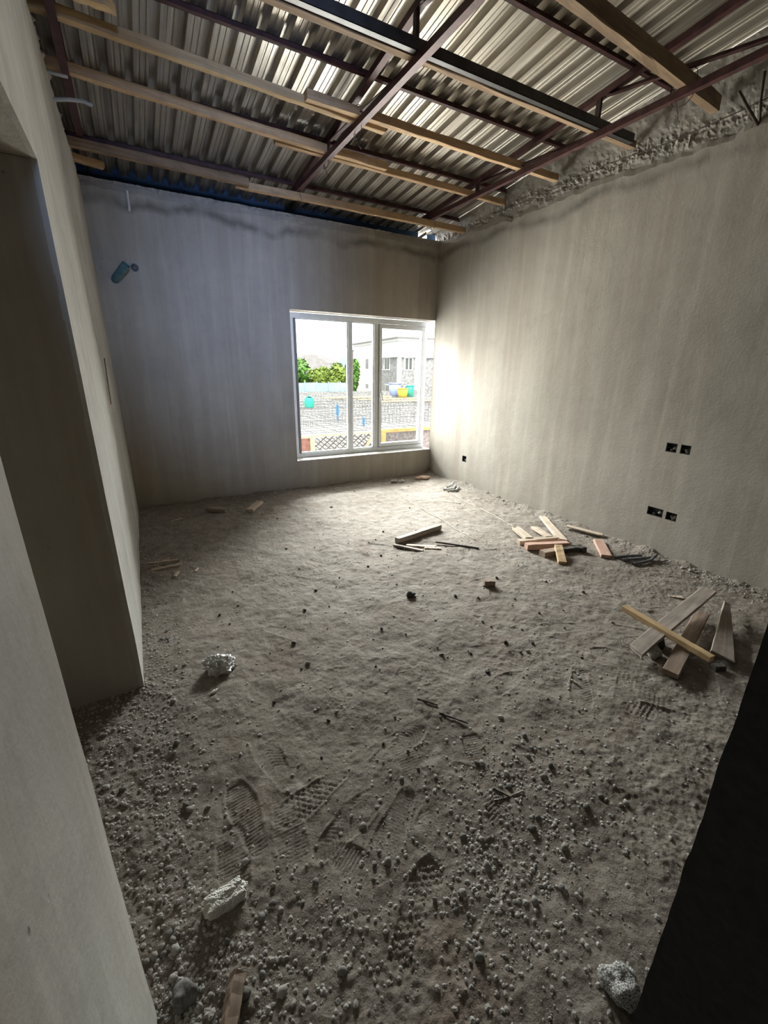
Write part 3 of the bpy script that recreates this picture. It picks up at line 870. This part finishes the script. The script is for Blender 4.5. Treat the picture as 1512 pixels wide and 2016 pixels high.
fplank('chip', (3.09, 1.36), (3.16, 1.30), .045, .008, 'pale', 'pale splinter of wood on the dirt beyond the near pile', cat='chip', taper=(.4, 1))
g2 = 'boards in the pile halfway along the right wall'
fplank('plank', (3.55, 2.90), (3.20, 2.36), .085, .022, 'pale', 'long splintered pale board leading away at the back of the middle pile', .02, .02, group=g2, splint=(.03, .02), taper=(.8, 1))
fplank('plank', (3.06, 2.80), (2.95, 2.53), .075, .035, 'pale', 'short pale board with a broken end at the left of the middle pile', .015, .02, group=g2, splint=(.03, 0))
fplank('plank', (3.27, 2.76), (3.14, 2.47), .07, .022, 'pale', 'thin pale board leaning in the centre of the middle pile', .01, .035, group=g2, splint=(.01, .02))
fplank('plank', (2.83, 2.545), (3.20, 2.43), .065, .04, 'pale', 'thick pale block lying sideways behind the front board of the middle pile', .0, .01, group=g2)
fplank('plank', (2.80, 2.425), (3.17, 2.285), .06, .05, 'pink', 'smooth pinkish front board lying sideways across the middle pile', .0, .0, group=g2)
fplank('plank', (2.80, 2.245), (2.98, 2.22), .07, .05, 'brown', 'stubby brown block in front of the middle pile', .0, .0, group=g2)
fplank('log_end', (3.0, 2.225), (3.23, 2.16), .055, .045, 'dark', 'dark knobbly stick at the right front of the middle pile', group=g2, cat='stick', taper=(.7, 1.1), rough=.006)
fplank('plank', (2.98, 2.235), (2.81, 2.045), .065, .03, 'yellow', 'yellowish block pointing at the camera in front of the middle pile', .045, .0, group=g2)
fplank('plank', (3.53, 2.235), (3.27, 1.97), .085, .03, 'pink', 'reddish short board lying alone between middle pile and wall')
fplank('board_strip', (3.56, 2.62), (3.655, 2.29), .06, .012, 'pale', 'thin pale strip lying along the foot of the right wall', .02, .02, splint=(.02, .02))
fplank('batten', (1.86, 3.07), (2.42, 3.19), .055, .05, 'grey', 'long grey batten lying alone in the middle distance', cat='batten')
fplank('splinter', (1.81, 3.04), (1.97, 2.81), .03, .018, 'grey', 'grey splinter just in front of the long grey batten', cat='splinter')
fplank('splinter', (1.91, 2.99), (2.12, 2.84), .035, .016, 'pale', 'pale splinter lying beside the grey splinter by the batten', cat='splinter', skew=(0, .5))
fplank('splinter', (2.02, 2.86), (2.14, 2.78), .03, .014, 'pale', 'short pale chip at the right of the two splinters', cat='splinter')
fplank('splinter', (2.18, 2.915), (2.43, 2.62), .022, .016, 'dark', 'long dark stick lying right of the grey batten', cat='stick')
fplank('offcut', (2.015, 2.085), (2.085, 2.05), .045, .045, 'brown', 'small brown cube of wood alone on the open floor', cat='offcut')
fplank('plank', (.875, 4.53), (1.05, 4.80), .08, .03, 'pale', 'pale short board near the back wall, right of two')
fplank('plank', (.49, 4.79), (.66, 4.64), .075, .04, 'grey', 'greyish short board near the back wall, left of two')
fplank('offcut', (-.03, .655), (.012, .745), .035, .03, 'brown', 'brown wood offcut at the bottom edge beside the near left wall', cat='offcut', roll=R(35))
g3 = 'thin sticks beside the left wall'
fplank('stick', (-.12, 3.60), (.09, 3.575), .018, .012, 'pale', 'rearmost pale stick of the bundle beside the left wall', cat='stick', group=g3)
fplank('stick', (-.11, 3.52), (.10, 3.545), .016, .012, 'grey', 'grey middle stick of the bundle beside the left wall', cat='stick', group=g3)
fplank('stick', (-.10, 3.44), (.10, 3.45), .018, .012, 'pale', 'front pale stick of the bundle beside the left wall', cat='stick', group=g3)
fplank('stick', (-.02, 3.62), (.04, 3.66), .014, .010, 'pale', 'tiny pale stick behind the bundle beside the left wall', cat='stick', group=g3)
fplank('stick', (.045, 3.25), (.075, 3.33), .022, .012, 'pale', 'pale stick in front of the bundle beside the left wall', cat='stick', group=g3)
fplank('stick', (.19, 3.27), (.215, 3.33), .014, .010, 'pale', 'short pale stick right of the left bundle on open dirt', cat='stick')
fplank('stick', (1.735, 1.055), (1.73, 1.105), .009, .008, 'pale', 'short white stick alone in the near middle of the floor', cat='stick')
g4 = 'twigs on the near right floor'
fplank('twig', (.96, .84), (.99, .785), .006, .006, 'dark', 'upper twig of the three near the passage wall', cat='twig', group=g4)
fplank('twig', (.93, .80), (.985, .785), .006, .006, 'dark', 'left twig of the three near the passage wall', cat='twig', group=g4)
fplank('twig', (.99, .785), (1.055, .778), .008, .006, 'grey', 'right flat twig of the three near the passage wall', cat='twig', group=g4)
fplank('twig', (.96, 1.36), (1.02, 1.28), .007, .007, 'dark', 'dark twig on the bare dirt past the boot prints', cat='twig')
fplank('twig', (1.00, 1.24), (1.08, 1.13), .007, .007, 'dark', 'longer dark twig on the bare dirt, nearer the camera', cat='twig')
# flat paper scrap / plaster splinter at far left
fplank('plaster_scrap', (.10, 4.60), (.22, 4.66), .05, .008, 'pale', 'pale flat scrap on the dirt near the far left corner', cat='scrap', taper=(.4, .7))
# conduit offcuts
def fpipe(pts, r, mat, label, group, cat='conduit'):
    P3 = [(x, y, hmax(x, y, .015)+r+dz) for x, y, dz in pts]
    new_obj('conduit_offcut', hollow_pipe('conduit_offcut', P3, r, .002, 10), M[mat], label=label, cat=cat, group=group)
g5 = 'dark conduit offcuts by the right wall'
fpipe([(3.33, 1.93, .0), (3.44, 1.895, .0), (3.55, 1.84, 0)], .011, 'pvc_dark', 'rear dark conduit offcut by the right wall', g5)
fpipe([(3.32, 1.865, .0), (3.44, 1.83, .0), (3.53, 1.80, .0), (3.58, 1.75, .012)], .012, 'pvc_dark', 'curved dark conduit offcut in front by the right wall', g5)
fpipe([(3.33, 1.78, .0), (3.42, 1.765, .0), (3.52, 1.745, 0), (3.62, 1.76, .01)], .012, 'pvc_dark', 'foremost bent dark conduit offcut by the right wall', g5)
g6 = 'pale conduit offcuts in the far right corner'
fpipe([(3.30, 4.23, 0), (3.42, 4.20, 0), (3.54, 4.30, 0)], .013, 'pvc_grey', 'front curved pale conduit offcut in the far right corner', g6)
fpipe([(3.30, 4.31, 0), (3.43, 4.28, 0), (3.56, 4.39, 0)], .013, 'pvc_grey', 'middle curved pale conduit offcut in the far right corner', g6)
fpipe([(3.40, 4.36, .01), (3.50, 4.40, .01), (3.59, 4.48, .01)], .013, 'pvc_grey', 'rear curved pale conduit offcut in the far right corner', g6)
# setting-out strings
def string(a, b, label, s):
    n = 40; rnd = random.Random(s); pts = []
    for i in range(n+1):
        t = i/n; x = a[0]+(b[0]-a[0])*t; y = a[1]+(b[1]-a[1])*t
        x += .012*math.sin(t*9+s)+.006*rnd.uniform(-1, 1)
        pts.append((x, y, hmax(x, y, .012)+.003))
    new_obj('string', tube_mesh('string', pts, .0034, 5), M['string'], label=label, cat='string')
string((3.30, 4.24), (3.14, 2.88), 'pale string lying on the dirt parallel to the right wall', 1)
string((2.66, 4.30), (2.54, 2.78), 'pale string lying on the dirt past the long grey batten', 2)
# loose wire beside the near pile
pts = []
for k in range(30):
    a = k*.42; pts.append((2.27+.07*math.cos(a)+.002*k, 1.13+.055*math.sin(a), hmax(2.27, 1.13, .09)+.006+.012*math.sin(k*.9)**2))
new_obj('wire_coil', tube_mesh('wire_coil', pts, .0016, 5), M['wire'], label='tangled thin wire on the dirt left of the near board pile', cat='wire')

# ------------------------------------------------------------------ lumps, bag, foam
def lump_mesh(name, size, seed, sub=3, amp=.28, fine=.08, boxy=0.0):
    bm = bmesh.new(); bmesh.ops.create_icosphere(bm, subdivisions=sub, radius=1)
    from mathutils import noise as mn
    off = Vector((seed*3.7, seed*1.9, -seed*2.3))
    for v in bm.verts:
        n = mn.noise(v.co*1.3+off)*amp*1.6 + mn.noise(v.co*4+off)*fine*1.6 + mn.noise(v.co*11+off)*fine*.7
        if boxy:
            q = max(abs(v.co.x), abs(v.co.y), abs(v.co.z)); v.co = v.co*(1-boxy) + v.co/q*boxy*.86
        v.co = v.co*(1+n)
        v.co.x *= size[0]; v.co.y *= size[1]; v.co.z *= size[2]
    return bm_mesh(name, bm, True)
def lump(name, x, y, size, mat, label, cat, seed, rot=0, sub=3, group=None, **kw):
    o = new_obj(name, lump_mesh(name, size, seed, sub, **kw), M[mat], label=label, cat=cat, group=group)
    o.location = (x, y, hz(x, y)+size[2]*.62); o.rotation_euler = (0, 0, rot)
    return o
lump('foam_chunk', .012, .935, (.064, .031, .027), 'foam', 'crumbly white foam chunk on the dirt near the left wall', 'foam', 3, R(8), 5, amp=.16, fine=.075, boxy=.62)
lump('mortar_stone', .862, .262, (.040, .046, .040), 'speckle', 'big speckled whitish stone at the bottom right by the passage wall', 'stone', 5, 0, 4)
lump('stone', -.112, .775, (.030, .026, .026), 'stone', 'rounded grey stone at the foot of the near left wall', 'stone', 6, 0, 3)
lump('dark_clod', 1.455, 2.20, (.030, .026, .024), 'dark_lump', 'dark clod on the open floor left of the brown wooden cube', 'clod', 7)
lump('brick_shard', 3.41, 4.94, (.095, .045, .030), 'brick', 'pinkish brick piece lying in the far right corner', 'brick', 8, R(-20))
lump('rubble_stone', 3.04, 4.94, (.035, .03, .03), 'lump', 'whitish rubble lump under the window beside the brick piece', 'stone', 9)
lump('rubble_stone', 2.95, 4.98, (.05, .035, .025), 'stone', 'grey rubble lump under the window left of the whitish lump', 'stone', 10)
lump('block_piece', 2.31, 1.025, (.045, .038, .034), 'stone', 'grey broken block propping up the near board pile', 'stone', 11, .4, 3)
lump('block_piece', 2.42, 1.06, (.045, .036, .030), 'dark_lump', 'dark clod in the shadow under the near board pile', 'clod', 12, .4, 3)
lump('foam_crumb', .115, 1.86, (.020, .010, .008), 'foam', 'small white crumb on the dirt just below the plastic bag', 'crumb', 13, .5, 2)
# crumpled plastic bag
from mathutils import noise as mn
t = new_obj('plastic_bag', None, label='crumpled white plastic bag lying on the dirt near the left wall', cat='bag')
bx, by = .17, 2.035
t.location = (bx, by, hz(bx, by))
bm = bmesh.new(); bmesh.ops.create_icosphere(bm, subdivisions=5, radius=1)
for v in bm.verts:
    c = v.co.copy(); a = math.atan2(c.y, c.x)
    rid = 1-abs(mn.noise(c*2.6+Vector((4, 2, 9)))); rid2 = 1-abs(mn.noise(c*6.5+Vector((1, 7, 0))))
    r = .66 + .28*mn.noise(c*1.3+Vector((3, 1, 0))) + .26*rid**3 + .14*rid2**2 + .10*math.sin(a*9+4*mn.noise(c*1.5))*(1-abs(c.z))
    h_ = (.008 + .022*(.5+.5*c.z)*r + .030*max(0, rid-.72)*max(0, c.z)*3)*(1.15-.5*c.x)
    v.co = Vector((c.x*.082*r+.005, c.y*.070*r, h_ if c.z > -.2 else -.004))
o = new_obj('bag_body', bm_mesh('bag_body', bm, True), M['bag'], t)
bm = bmesh.new(); bmesh.ops.create_icosphere(bm, subdivisions=4, radius=1)
for v in bm.verts:
    c = v.co; a = math.atan2(c.y, c.x)
    r = 1+.4*mn.noise(c*2.1)+.25*math.sin(a*6)
    v.co = Vector((c.x*.024*r-.036, c.y*.016*r+.036, c.z*.014*r+.034))
new_obj('bag_knot', bm_mesh('bag_knot', bm, True), M['bag'], t)

# ------------------------------------------------------------------ gravel
def ico(sub):
    bm = bmesh.new(); bmesh.ops.create_icosphere(bm, subdivisions=sub, radius=1)
    bm.verts.ensure_lookup_table()
    V = np.array([v.co[:] for v in bm.verts]); F = np.array([[v.index for v in f.verts] for f in bm.faces]); bm.free()
    return V, F
IV, IF = ico(1)
def scatter(n, sampler, rmin, rmax, seed, power=3.0):
    r = np.random.RandomState(seed); VV = []; FF = []; k = 0
    for _ in range(n):
        x, y = sampler(r)
        if not (gx[1] < x < XR-.01 and .1 < y < YB-.02): continue
        if x > .74 and y < .2: continue
        s = rmin + (rmax-rmin)*r.rand()**power
        sc = s*np.array([1, .6+.4*r.rand(), .38+.3*r.rand()])
        v = IV*sc*(1+.28*(r.rand(len(IV), 1)-.5))
        a = r.rand()*6.283; c, q = math.cos(a), math.sin(a)
        v = v @ np.array([[c, q, 0], [-q, c, 0], [0, 0, 1]])
        v = v + np.array([x, y, hz(x, y)+sc[2]*.15])
        VV.append(v); FF.append(IF+k); k += len(IV)
    return np.concatenate(VV), np.concatenate(FF)
CL = [(.9, .72, .14), (.62, .48, .12), (.80, .52, .12), (.05, .74, .10), (-.05, .80, .08), (1.15, .72, .14), (.72, .66, .08), (1.0, .62, .16), (.2, .72, .10), (.62, .9, .2), (1.4, 1.0, .25), (.35, .75, .15), (1.05, .85, .12)]
def samp(r):
    u = r.rand()
    if u < .24: return (XL + abs(r.randn())*.11, .6+4.6*r.rand()**1.7)
    if u < .36: return (XL-.28*r.rand(), AY0+(AY1-AY0)*r.rand())
    if u < .50: return (XR - abs(r.randn())*.10, 1.0+4.2*r.rand()**1.3)
    if u < .72:
        c = CL[r.randint(len(CL))]; return (c[0]+r.randn()*c[2], c[1]+r.randn()*c[2])
    if u < .78: return (r.uniform(-.2, 3.7), YB-abs(r.randn())*.06)
    return (r.uniform(-.2, 3.7), .25+4.9*r.rand()**1.6)
VV, FF = scatter(19000, samp, .0016, .0095, 3)
new_obj('fine_gravel', mesh_np('fine_gravel', VV, FF, False), M['pebble'], label='fine grey gravel and crumbs strewn over the dirt floor', cat='gravel', kind='stuff')
protos = [lump_mesh('gravel_stone', (1, .8, .65), 40+i, 2, .25, .10) for i in range(8)]
rg = np.random.RandomState(12)
nst = 0
while nst < 240:
    x, y = samp(rg)
    if not (-.4 < x < XR-.03 and .45 < y < YB-.05) or (x < XL+.02 and not (AY0+.05 < y < AY1-.03)): continue
    if x > .72 and y < .23: continue
    s = .0065 + .0085*rg.rand()**2
    o = new_obj('gravel_stone', protos[nst % 8], M['stone'], label='small grey stone loose on the dirt floor', cat='stone', group='stones loose on the dirt floor')
    o.scale = (s, s, s); o.rotation_euler = (0, 0, rg.rand()*6.28)
    o.location = (x, y, hz(x, y)+s*.35)
    nst += 1

clods = [lump_mesh('dark_crumb', (1, .8, .7), 60+i, 2, .3, .12) for i in range(5)]
rc = np.random.RandomState(21)
for k in range(46):
    x, y = rc.uniform(.25, 2.4), 1.15 + 2.3*rc.rand()**1.2
    s_ = .006 + .008*rc.rand()**2
    o = new_obj('dark_crumb', clods[k % 5], M['dark_lump'], label='small dark crumb of earth on the trodden middle of the floor', cat='crumb', group='dark crumbs on the trodden floor')
    o.scale = (s_, s_, s_); o.rotation_euler = (0, 0, rc.rand()*6.28); o.location = (x, y, hz(x, y)+s_*.4)

# ------------------------------------------------------------------ outdoors
rnd = random.Random(77)
new_obj('ground', box_mesh('ground', (-90, 5.6, -4.6), (140, 160, -4.5)), M['ground'], kind='structure')
slab = new_obj('concrete_slab', box_mesh('concrete_slab', (-6, 5.7, -1.15), (60, 44, -.9)), M['slab'], kind='structure')
# reinforcement mat: countless bars, one stuff mesh
bm = bmesh.new()
for i in range(75):
    x = 1.5+i*.52 + rnd.uniform(-.04, .04)
    add_box(bm, (x-.011, 9.4, -.86), (x+.011, 43.6, -.84), Matrix.Rotation(rnd.uniform(-.004, .004), 4, 'Z'))
for j in range(52):
    y = 9.5+j*.65 + rnd.uniform(-.12, .12)
    add_box(bm, (1.5, y-.012, -.84), (40, y+.012, -.815), Matrix.Rotation(rnd.uniform(-.003, .003), 4, 'Z'))
new_obj('rebar_mat', bm_mesh('rebar_mat', bm), M['rebar_out'], label='mat of rusty reinforcement bars covering the concrete slab outside', cat='rebar', kind='stuff')
bm = bmesh.new()
for y in (17.5, 21.5, 26.0):
    for i in range(150):
        x = 4+i*.2
        z1 = -.9+.42+rnd.uniform(-.05, .08)
        add_box(bm, (x-.008, y-.008, -.9), (x+.008, y+.008, z1)); add_box(bm, (x-.008, y+.3, -.9), (x+.008, y+.316, z1))
        add_box(bm, (x-.008, y, z1-.02), (x+.008, y+.31, z1-.005))
    for dy in (0, .3):
        add_box(bm, (4, y+dy-.01, -.52), (34, y+dy+.01, -.50)); add_box(bm, (4, y+dy-.01, -.68), (34, y+dy+.01, -.66))
new_obj('rebar_cages', bm_mesh('rebar_cages', bm), M['rebar_out'], label='rows of stirrup cages standing on the slab outside', cat='rebar', kind='stuff')
heap = [(27.6+.62*k, 14+rnd.uniform(0, 7)) for k in range(6)]+[(32.9+.5*k, 12.5+rnd.uniform(0, 2)) for k in range(3)]
for k, (y, x) in enumerate(heap):
    fmt = ['foremost', 'second from front', 'third from front', 'fourth from front', 'middle', 'fourth from back', 'third from back', 'second from back', 'rearmost'][k]
    timber('formwork_plank', (x, y, -.775), (x+5.5, y+rnd.uniform(-.12, .12), -.775), .3, .06, 'yellow', fmt+' yellow formwork plank of the heap on the slab outside', 'plank', 'yellow formwork planks on the slab', seg=2, rough=.005)
def pipe_out(x, y, z0, z1, r, mat, label):
    new_obj('upright_pipe', hollow_pipe('upright_pipe', [(x, y, z0), (x, y, (z0+z1)/2), (x, y, z1)], r, .01, 10), M[mat], label=label, cat='pipe')
pipe_out(8.08, 19.0, -.9, -.12, .055, 'pvc_blue', 'taller blue pipe standing on the slab, seen through the left pane')
pipe_out(8.40, 16.9, -.9, -.52, .045, 'pvc_blue', 'shorter blue pipe standing on the slab, seen through the middle pane')
# teal drums / bucket pair
g = new_obj('green_barrel', None, label='teal green barrel standing on the slab outside the left pane', cat='barrel'); g.location = (9.0, 25.5, -.81)
me = tube_mesh('barrel_body', [(0, 0, 0), (0, 0, .06), (0, 0, .3), (0, 0, .54), (0, 0, .6)], [.24, .27, .30, .27, .24], 14); new_obj('barrel_body', me, M['green'], g)
new_obj('barrel_lid', tube_mesh('barrel_lid', [(0, 0, .6), (0, 0, .66), (.02, 0, .70)], [.20, .20, .08], 14), M['green'], g)
def tub(name, x, y, sx_, h_, mat, label, cat):
    t = new_obj(name, None, label=label, cat=cat); t.location = (x, y, -.81)
    new_obj('tub_body', tube_mesh('tub_body', [(0, 0, 0), (0, 0, h_*.5), (0, 0, h_*.92)], [sx_*.8, sx_*.95, sx_], 12), M[mat], t)
    new_obj('tub_rim', tube_mesh('tub_rim', [(0, 0, h_*.92), (0, 0, h_)], [sx_*1.08, sx_*1.06], 12), M[mat], t)
tub('water_tank', 20.0, 34.0, .55, 1.15, 'tank', 'pale blue tank standing on the slab in front of the white house', 'tank')
tub('yellow_drum', 19.9, 32.5, .45, .75, 'yellowp', 'yellow drum standing on the slab in front of the white house', 'drum')
tub('green_drum', 21.1, 33.2, .35, .95, 'green', 'green drum standing on the slab right of the yellow drum', 'drum')

# lattice barrier just outside
bar = new_obj('timber_barrier', None, label='low timber barrier with diagonal lattice just outside the window', cat='barrier'); bar.location = (3.9, 8.0, -.9)
inv = Matrix.Translation((-3.9, -8.0, .9))
def bpart(name, me, mat):
    o = new_obj(name, me, M[mat], bar); o.matrix_parent_inverse = inv
bpart('top_rail', box_mesh('top_rail', (1.6, 7.97, .20), (2.88, 8.05, .255), .004), 'rail')
bpart('top_rail', box_mesh('top_rail', (2.88, 7.97, .215), (4.38, 8.05, .262), .004), 'rail')
bpart('top_rail', box_mesh('top_rail', (4.38, 7.95, .215), (6.4, 8.03, .285), .004), 'rail_or')
bpart('post', box_mesh('post', (2.80, 7.95, -.9), (2.89, 8.04, .20), .004), 'rail')
bpart('post', box_mesh('post', (4.38, 7.93, -.9), (4.47, 8.03, .215), .004), 'rail_or')
bpart('post', box_mesh('post', (5.9, 7.95, -.9), (5.98, 8.04, .215), .004), 'rail_or')
bpart('red_panel', box_mesh('red_panel', (1.6, 8.0, -.9), (2.80, 8.03, .20)), 'redpanel')
bpart('grey_panel', box_mesh('grey_panel', (4.47, 8.02, -.9), (6.4, 8.05, .215)), 'greypanel')
bpart('brace', box_mesh('brace', (-.5, -.02, -.03), (.5, .02, .03), .003, Matrix.Translation((3.98, 7.97, -.12)) @ Matrix.Rotation(R(-58), 4, 'Y')), 'rail')
lx0, lx1, lz0, lz1 = 2.89, 4.38, -.9, .215
for sgn in (1, -1):
    c = -2.4
    while c < 3.2:
        # line x = lx0 + c + s, z = lz0 + sgn*s ..., clip to the panel
        pts = []
        n = 60
        seg = [(lx0+c+q*1.6/n*1.0, (lz0 if sgn > 0 else lz1)+sgn*q*1.6/n*.8) for q in range(n+1)]
        seg = [p for p in seg if lx0 < p[0] < lx1 and lz0 < p[1] < lz1]
        if len(seg) > 5:
            a, b = seg[0], seg[-1]
            L = math.hypot(b[0]-a[0], b[1]-a[1]); an = math.atan2(b[1]-a[1], b[0]-a[0])
            bpart('lattice_slat', box_mesh('lattice_slat', (-L/2, -.006, -.010), (L/2, .006, .010), 0, Matrix.Translation(((a[0]+b[0])/2, 8.005+.013*sgn, (a[1]+b[1])/2)) @ Matrix.Rotation(-an, 4, 'Y')), 'lattice')
        c += .105 if sgn < 0 else .16

# pale blue site fence beyond the slab
fe = new_obj('site_fence', None, label='pale blue site fence along the far edge of the slab', cat='fence'); fe.location = (17, 45, -1.3)
inv2 = Matrix.Translation((-17, -45, 1.3))
for k in range(11):
    x = 6+k*1.35
    if x > 19.5: break
    o = new_obj('fence_panel', box_mesh('fence_panel', (x, 45, -1.3), (x+1.32, 45.05, -.02+.03*(k % 2))), M['bluefence'], fe); o.matrix_parent_inverse = inv2
    o = new_obj('fence_post', box_mesh('fence_post', (x-.05, 44.9, -1.3), (x+.05, 45, .12)), M['bluefence'], fe); o.matrix_parent_inverse = inv2

def foliage(name, c, rad, n, leaf, seed, mat, parent):
    r = np.random.RandomState(seed)
    VV = []; FF = []
    blobs = [(np.array(c) + (r.rand(3)-.5)*np.array(rad)*np.array([1.3, 1.0, .9]), (.45+.3*r.rand())) for _ in range(9)]
    for i in range(n):
        bc, br = blobs[r.randint(len(blobs))]
        d = r.randn(3); d /= np.linalg.norm(d)
        p = bc + d*np.array(rad)*br*(.75+.35*r.rand())
        a = r.randn(3); a /= np.linalg.norm(a); b = np.cross(a, d); b /= (np.linalg.norm(b)+1e-6)
        l = leaf*(.6+.8*r.rand())
        q = [p-a*l, p+b*l*.5, p+a*l, p-b*l*.5]
        FF.append([4*i, 4*i+1, 4*i+2, 4*i+3]); VV += q
    new_obj(name, mesh_np(name, np.array(VV), np.array(FF)), mat, parent)
def tree(x, y, zt, rx, mat, label, seed, zb=-1.6):
    t = new_obj('tree', None, label=label, cat='tree', group='trees beyond the site fence'); t.location = (x, y, -4.5)
    h_ = zt+4.5
    cz = (zt+zb)/2+4.5
    new_obj('trunk', tube_mesh('trunk', [(0, 0, 0), (.1, 0, cz*.5), (0, .1, cz)], [.25, .2, .1], 8), M['bark'], t)
    foliage('foliage', (0, 0, cz), (rx, rx, (zt-zb)/2), 2600, .28, seed, mat, t)
tree(14.7, 48, 3.0, 2.1, M['leaf'], 'tall green tree at the left edge of the view outside', 1)
tree(18.6, 49.5, 1.9, 1.5, M['leaf2'], 'yellowish low bushy tree in the middle of the left pane', 2)
tree(21.3, 49, 1.9, 1.25, M['leaf2'], 'yellowish tree at the right of the left pane, beside the mullion', 3)
tree(23.6, 51, 2.3, .9, M['leaf'], 'green tree partly hidden behind the white house', 4)
tree(10.4, 48, 2.9, 1.8, M['leaf'], 'green tree hidden behind the left window jamb', 5)

# white two-storey house
def win_house(P, x0, x1, z0, z1, yf, parent, side, n=2):
    """a framed window: side 'r' on local y=yf facing -y, side 'l' on local x=yf facing -x"""
    def bx(lo, hi):
        if side == 'r': return (lo[0], yf-lo[1]-.0, lo[2]), (hi[0], yf-hi[1], hi[2])
        return (yf-lo[1], lo[0], lo[2]), (yf-hi[1], hi[0], hi[2])
    def mk(nm, a, b, mt, par):
        lo, hi = bx(a, b)
        lo2 = tuple(min(p, q) for p, q in zip(lo, hi)); hi2 = tuple(max(p, q) for p, q in zip(lo, hi))
        return new_obj(nm, box_mesh(nm, lo2, hi2), M[mt], par)
    f = mk('window', (x0-.12, 0, z0-.12), (x1+.12, .05, z1+.12), 'white_render', parent)
    wd = (x1-x0)/n
    for k in range(n):
        mk('pane', (x0+k*wd+.07, .05, z0), (x0+(k+1)*wd-.07, .06, z1), 'housewin', f)
H = new_obj('white_house', None, label='white two-storey house with grey cladding seen through the right panes', cat='house')
H.location = (26.85, 45, -4.5); H.rotation_euler = (0, 0, -math.atan2(.14, .99))
z0 = 4.5
new_obj('lower_wall', box_mesh('lower_wall', (.25, .25, 0), (9, 17.2, 2.85+z0)), M['cladding'], H)
new_obj('upper_wall', box_mesh('upper_wall', (0, 0, 2.8+z0), (9.2, 17.4, 4.55+z0)), M['white_render'], H)
new_obj('white_bay', box_mesh('white_bay', (-.02, 8.2, 0), (6, 17.42, 2.8+z0)), M['white_render'], H)
new_obj('corner_pier', box_mesh('corner_pier', (2.2, -.02, 0), (3.4, 1.0, 2.8+z0)), M['white_render'], H)
new_obj('corner_strip', box_mesh('corner_strip', (.1, .1, 0), (.45, .6, 2.8+z0)), M['white_render'], H)
new_obj('parapet', box_mesh('parapet', (-.12, -.12, 4.55+z0), (9.3, 17.5, 4.85+z0)), M['white_render'], H)
new_obj('roof_edge', box_mesh('roof_edge', (-.35, -.35, 4.85+z0), (9.5, 17.8, 4.97+z0)), M['roofgrey'], H)
win_house(H, 3.3, 4.9, 1.45+z0, 2.72+z0, .25, H, 'l')
win_house(H, 5.5, 6.1, 1.45+z0, 2.72+z0, .25, H, 'l', 1)
win_house(H, 10.4, 11.6, 1.45+z0, 2.75+z0, -.02, H, 'l')
win_house(H, 10.4, 11.6, -1.15+z0, -.55+z0, -.02, H, 'l')
win_house(H, 3.3, 4.5, -1.25+z0, -.45+z0, .25, H, 'l')
win_house(H, .95, 1.9, 1.45+z0, 2.68+z0, .25, H, 'r')
win_house(H, .95, 1.9, -1.15+z0, -.45+z0, .25, H, 'r')
# lamp post at the house corner
lp = new_obj('lamp_post', None, label='thin lamp post standing left of the white house', cat='lamp post'); lp.location = (22.0, 47, -4.5)
new_obj('pole', tube_mesh('pole', [(0, 0, 0), (0, 0, 4), (0, 0, 7.9)], .05, 6), M['rebar'], lp)
new_obj('lamp_head', box_mesh('lamp_head', (-.65, -.1, 7.82), (.1, .1, 7.95)), M['rebar'], lp)

def far_house(x, y, wx, dy, ze_, zr_, roof, label, rot):
    t = new_obj('far_house', None, label=label, cat='house', group='far houses with pitched roofs'); t.location = (x, y, -4.5); t.rotation_euler = (0, 0, rot)
    new_obj('wall', box_mesh('wall', (-wx, -dy, 0), (wx, dy, ze_+4.5)), M['white_render'], t)
    bm = bmesh.new(); e = .5; a = ze_+4.4; b = zr_+4.5
    v = [bm.verts.new(p) for p in ((-wx-e, -dy-e, a), (wx+e, -dy-e, a), (wx+e, dy+e, a), (-wx-e, dy+e, a), (-wx*.45, 0, b), (wx*.45, 0, b))]
    for f in ((0, 1, 5, 4), (1, 2, 5), (2, 3, 4, 5), (3, 0, 4), (3, 2, 1, 0)): bm.faces.new([v[k] for k in f])
    rf = new_obj('roof', bm_mesh('roof', bm), M[roof], t)
    w_ = new_obj('window', box_mesh('window', (wx*.2, -dy-.05, ze_+4.5-1.6), (wx*.2+1.2, -dy, ze_+4.5-.5)), M['housewin'], t)
    new_obj('chimney', box_mesh('chimney', (wx*.1, .1, b-.9), (wx*.1+.5, .6, b+.3)), M['white_render'], rf)
far_house(22.5, 62, 2.2, 2.5, 1.2, 3.3, 'roofgrey', 'far house with grey hipped roof above the left trees', .5)
far_house(28.0, 74, 2.6, 3, 1.0, 3.0, 'roofgrey', 'far house with grey hipped roof in the middle of the left pane', -.4)
far_house(36.0, 79, 2.8, 2.5, 1.2, 3.4, 'roofblue', 'far house with blue grey roof beside the left mullion', .2)
far_house(22.5, 86, 4.0, 4, 1.6, 3.9, 'roofblue', 'farthest house with blue grey roof at the left of the view', .1)
far_house(36.0, 104, 8.0, 4, 2.6, 4.5, 'roofgrey', 'farthest long grey roof on the skyline outside', 0)
